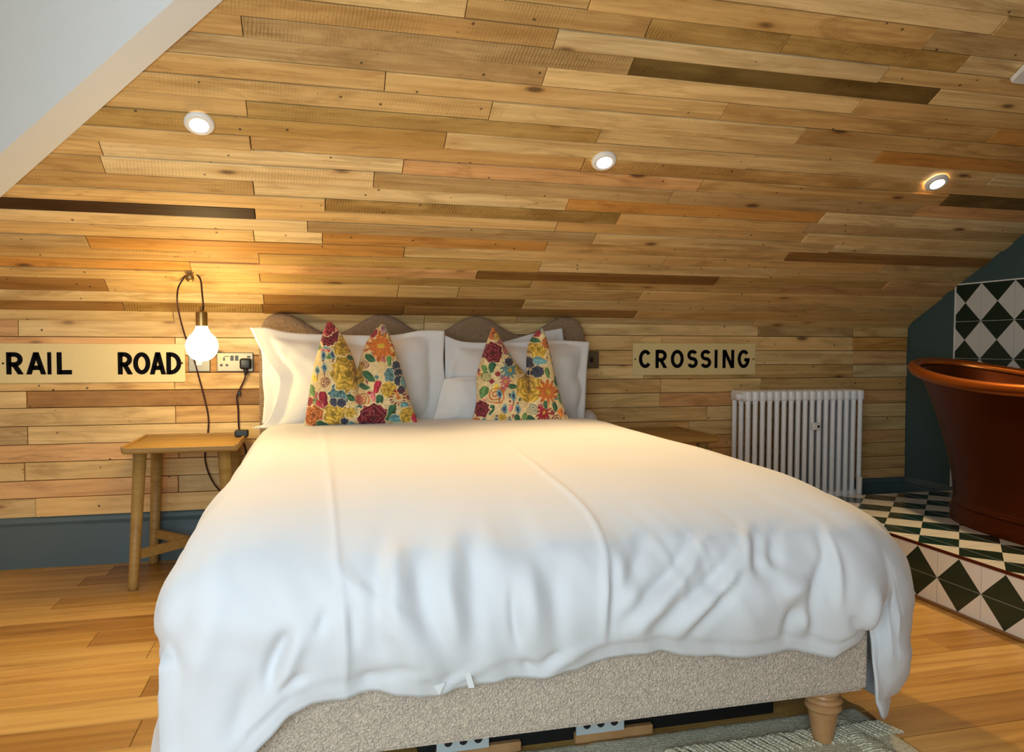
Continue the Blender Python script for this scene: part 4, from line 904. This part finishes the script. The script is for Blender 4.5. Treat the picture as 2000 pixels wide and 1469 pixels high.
ML = [('f',430,1200,150,YEL),('f',200,1230,125,ORG),('f',640,1180,70,YEL),('s',760,1130,75,TEA),('l',310,1335,80,DGR,.2),('f',560,1290,48,NAV),('l',180,930,70,GRN,1.3),('f',140,1060,55,RED),('s',325,820,62,CRIM),('l',320,1030,105,CRIM,1.5),('l',270,1090,60,RED,.8),
      ('f',520,950,130,TEA),('l',640,1010,60,DGR,.6),('f',440,1060,50,NAV),('f',525,1065,52,NAV),('o',315,520,62,TEA),('o',425,510,62,TEA),('o',530,525,48,TEA),('o',245,690,55,TEA),('o',325,655,62,TEA),('l',250,420,60,GRN,2.2),('l',350,410,60,TEA,.4),
      ('f',540,400,125,YEL),('f',380,290,120,CRIM),('f',350,170,110,RED),('f',600,720,200,YEL),('l',640,545,50,DGR,.5),('l',850,760,85,DGR,.7),('l',800,880,65,DGR,.2),('s',780,1020,80,ORG),('l',940,890,85,RED,1.9),('f',1080,910,90,YEL),('l',900,1010,60,PNK,1.4),('l',970,1050,80,DGR,1.7),
      ('d',990,410,185,ORG),('s',1040,200,62,TEA),('f',900,240,60,RED),('f',1130,290,50,YEL),('l',870,550,70,DGR,.5),('s',800,620,48,CRIM),('l',1090,580,65,GRN,1.5),('f',1110,740,85,TEA),('f',1175,640,55,NAV),('f',1200,720,55,NAV),('f',1210,810,60,NAV),('l',1270,850,80,TEA,1.4),('f',1235,920,50,NAV),('l',1230,540,70,GRN,1.2),
      ('r',1200,1010,100,CRIM),('f',1330,1010,30,RED),('l',1290,1110,70,TEA,.4),('f',890,1245,175,CRIM),('l',1110,1190,100,DGR,2.0),('l',1190,1265,95,TEA,.1),('f',1310,1220,95,YEL),('l',1400,1270,60,RED,1.3),('f',160,600,30,ORG),('l',1290,700,40,RED,1.4)]
MR = [('f',390,200,85,ORG),('f',470,260,70,YEL),('f',510,370,100,PNK),('f',370,440,125,CRIM),('l',350,620,75,DGR,1.8),('l',640,480,75,TEA,.8),('l',270,640,55,GRN,1.4),('d',560,650,115,TEA),('f',565,550,55,NAV),('s',280,730,60,GRN),('f',420,700,35,RED),('f',350,790,30,RED),('d',510,785,75,PNK),('f',700,640,60,YEL),('f',800,870,165,YEL),('d',1050,920,165,ORG),('l',600,850,60,DGR,.1),
      ('s',400,960,110,ORG),('o',440,945,58,TEA),('o',600,970,66,TEA),('o',500,1130,66,TEA),('o',655,1130,66,TEA),('o',420,1280,60,TEA),('o',565,1295,60,TEA),('o',270,1280,52,TEA),('l',260,930,85,GRN,1.9),('l',350,1145,65,DGR,1.7),('f',235,1140,100,CRIM),('f',180,1290,50,ORG),('f',480,1230,45,YEL),('s',840,1130,70,TEA),('d',985,1180,105,RED),('l',1000,1080,55,DGR,1.5),('l',1135,1110,65,DGR,1.2),('l',1215,1000,70,GRN,1.4),('f',740,1345,115,CRIM),('l',660,1250,60,DGR,1.0),('l',820,1260,85,DGR,.3),('l',740,1220,55,GRN,1.7),
      ('f',930,400,110,YEL),('f',1050,320,75,ORG),('l',910,285,60,DGR,.4),('f',930,190,55,RED),('s',1010,160,45,TEA),('f',800,560,80,NAV),('l',940,540,90,TEA,.2),('f',915,670,75,NAV),('l',1040,690,65,GRN,1.3),('f',740,430,50,ORG),('l',1120,480,55,GRN,1.4),('l',1170,800,70,DGR,1.4),('s',1160,1270,75,CRIM),('l',1220,1190,60,ORG,1.3),('l',950,1350,80,DGR,0),('l',1320,1310,60,DGR,.4),('f',560,1030,14,CRIM),('f',655,1050,14,CRIM),('f',420,1215,14,CRIM),('f',565,1235,14,CRIM)]
CG = 'floral chopped cushions'
def chop(cu, depth, wd):
    return lambda U, Vv: np.clip(1-depth*np.exp(-((U-cu-.06*(1-Vv))/wd)**2)*np.clip((Vv-.25)/.75, 0, 1)**1.1, .12, 1)
topL = np.vstack([catmull([(634, 640), (640, 629), (650, 632), (668, 655), (686, 690), (697, 722)], 10), catmull([(698.5, 722), (708, 685), (724, 655), (741, 636), (750, 634), (757, 646)], 10)])
SLc = coons([(594, 833), (602, 780), (610, 730), (622, 680), (634, 640)], [(818, 827), (800, 780), (788, 735), (774, 690), (757, 646)], [(594, 834), (660, 830), (720, 829), (818, 827)], topL, 190, 170)
cl = paint((SLc[..., 0]-580)*1591/260, (SLc[..., 1]-610)*1469/240, ML, 3)
soft('floral_cushion', SLc, 2.84, 2.965, .075, M['print'], 'floral scatter cushion with chopped top and large yellow rose, on the left', 'cushion', CG, .0, chop(.5, .88, .075), .003, 21, cl)
topR = np.vstack([catmull([(955, 656), (962, 640), (968, 646), (988, 680), (1012, 715), (1034, 738)], 10), catmull([(1035.5, 738), (1030, 700), (1034, 668), (1048, 648), (1057, 639), (1064, 652)], 10)])
SRc = coons([(922, 828), (931, 780), (931, 735), (942, 695), (955, 656)], [(1116, 829), (1098, 790), (1084, 735), (1074, 690), (1064, 652)], [(922, 826), (990, 832), (1040, 834), (1116, 830)], topR, 190, 170)
cr = paint((SRc[..., 0]-900)*1533/240, (SRc[..., 1]-620)*1469/230, MR, 5)
soft('floral_cushion', SRc, 2.84, 2.965, .07, M['print'], 'floral scatter cushion with chopped top and crimson rose on its left peak, on the right', 'cushion', CG, .0, chop(.58, .88, .075), .003, 25, cr)

# ================================================================== RUG
rug = empty('jute_rug', (.65, 1.05, 0)); tag(rug, 'flat woven jute rug with looped fringe under the foot of the bed', 'rug')
rx0, rx1, ry0, ry1 = -.05, 1.285, .45, 1.578
nx, ny = 120, 100; xs = np.linspace(rx0, rx1, nx); ys = np.linspace(ry0, ry1, ny); X, Y_ = np.meshgrid(xs, ys, indexing='ij')
Z = .0085+.0025*(vnoise(X*60, Y_*160, 3)-.5)+.002*(vnoise(X*9, Y_*9, 4)); X2 = X+.004*(vnoise(Y_*25, X*0, 8)-.5)*(np.abs(X-rx1) < .02); Y2 = Y_+.005*(vnoise(X*30, Y_*0, 9)-.5)*(np.abs(Y_-ry1) < .02)
edge = np.minimum(np.minimum(X-rx0, rx1-X), np.minimum(Y_-ry0, ry1-Y_)); Z = Z*np.clip(edge/.012, .12, 1)
I, J = np.meshgrid(np.arange(nx-1), np.arange(ny-1), indexing='ij'); a = (I*ny+J).ravel()
mk('weave', np.stack([X2, Y2, Z], -1).reshape(-1, 3), np.stack([a, a+ny, a+ny+1, a+1], 1), M['jute'], rug, True)
mb = MB()
for k in range(46):
    x0 = .74+k*.0118+random.uniform(-.003, .003); y0 = 1.478+random.uniform(-.004, .004)
    mb.tube(catmull([(x0-.012, y0+.012, .010), (x0, y0, .019), (x0+.014, y0-.022, .015), (x0+.032, y0-.046, .011)], 4), random.uniform(.0032, .0048), 6)
for k in range(26):
    y0 = 1.565-k*.0092; x0 = 1.178+random.uniform(-.004, .004)
    mb.tube(catmull([(x0-.02, y0+.010, .010), (x0, y0, .018), (x0+.018, y0-.008, .015), (x0+.034, y0-.016, .010)], 4), random.uniform(.003, .0045), 6)
o = mb.build('fringe', M['jute'], rug, True); o['kind'] = 'stuff'
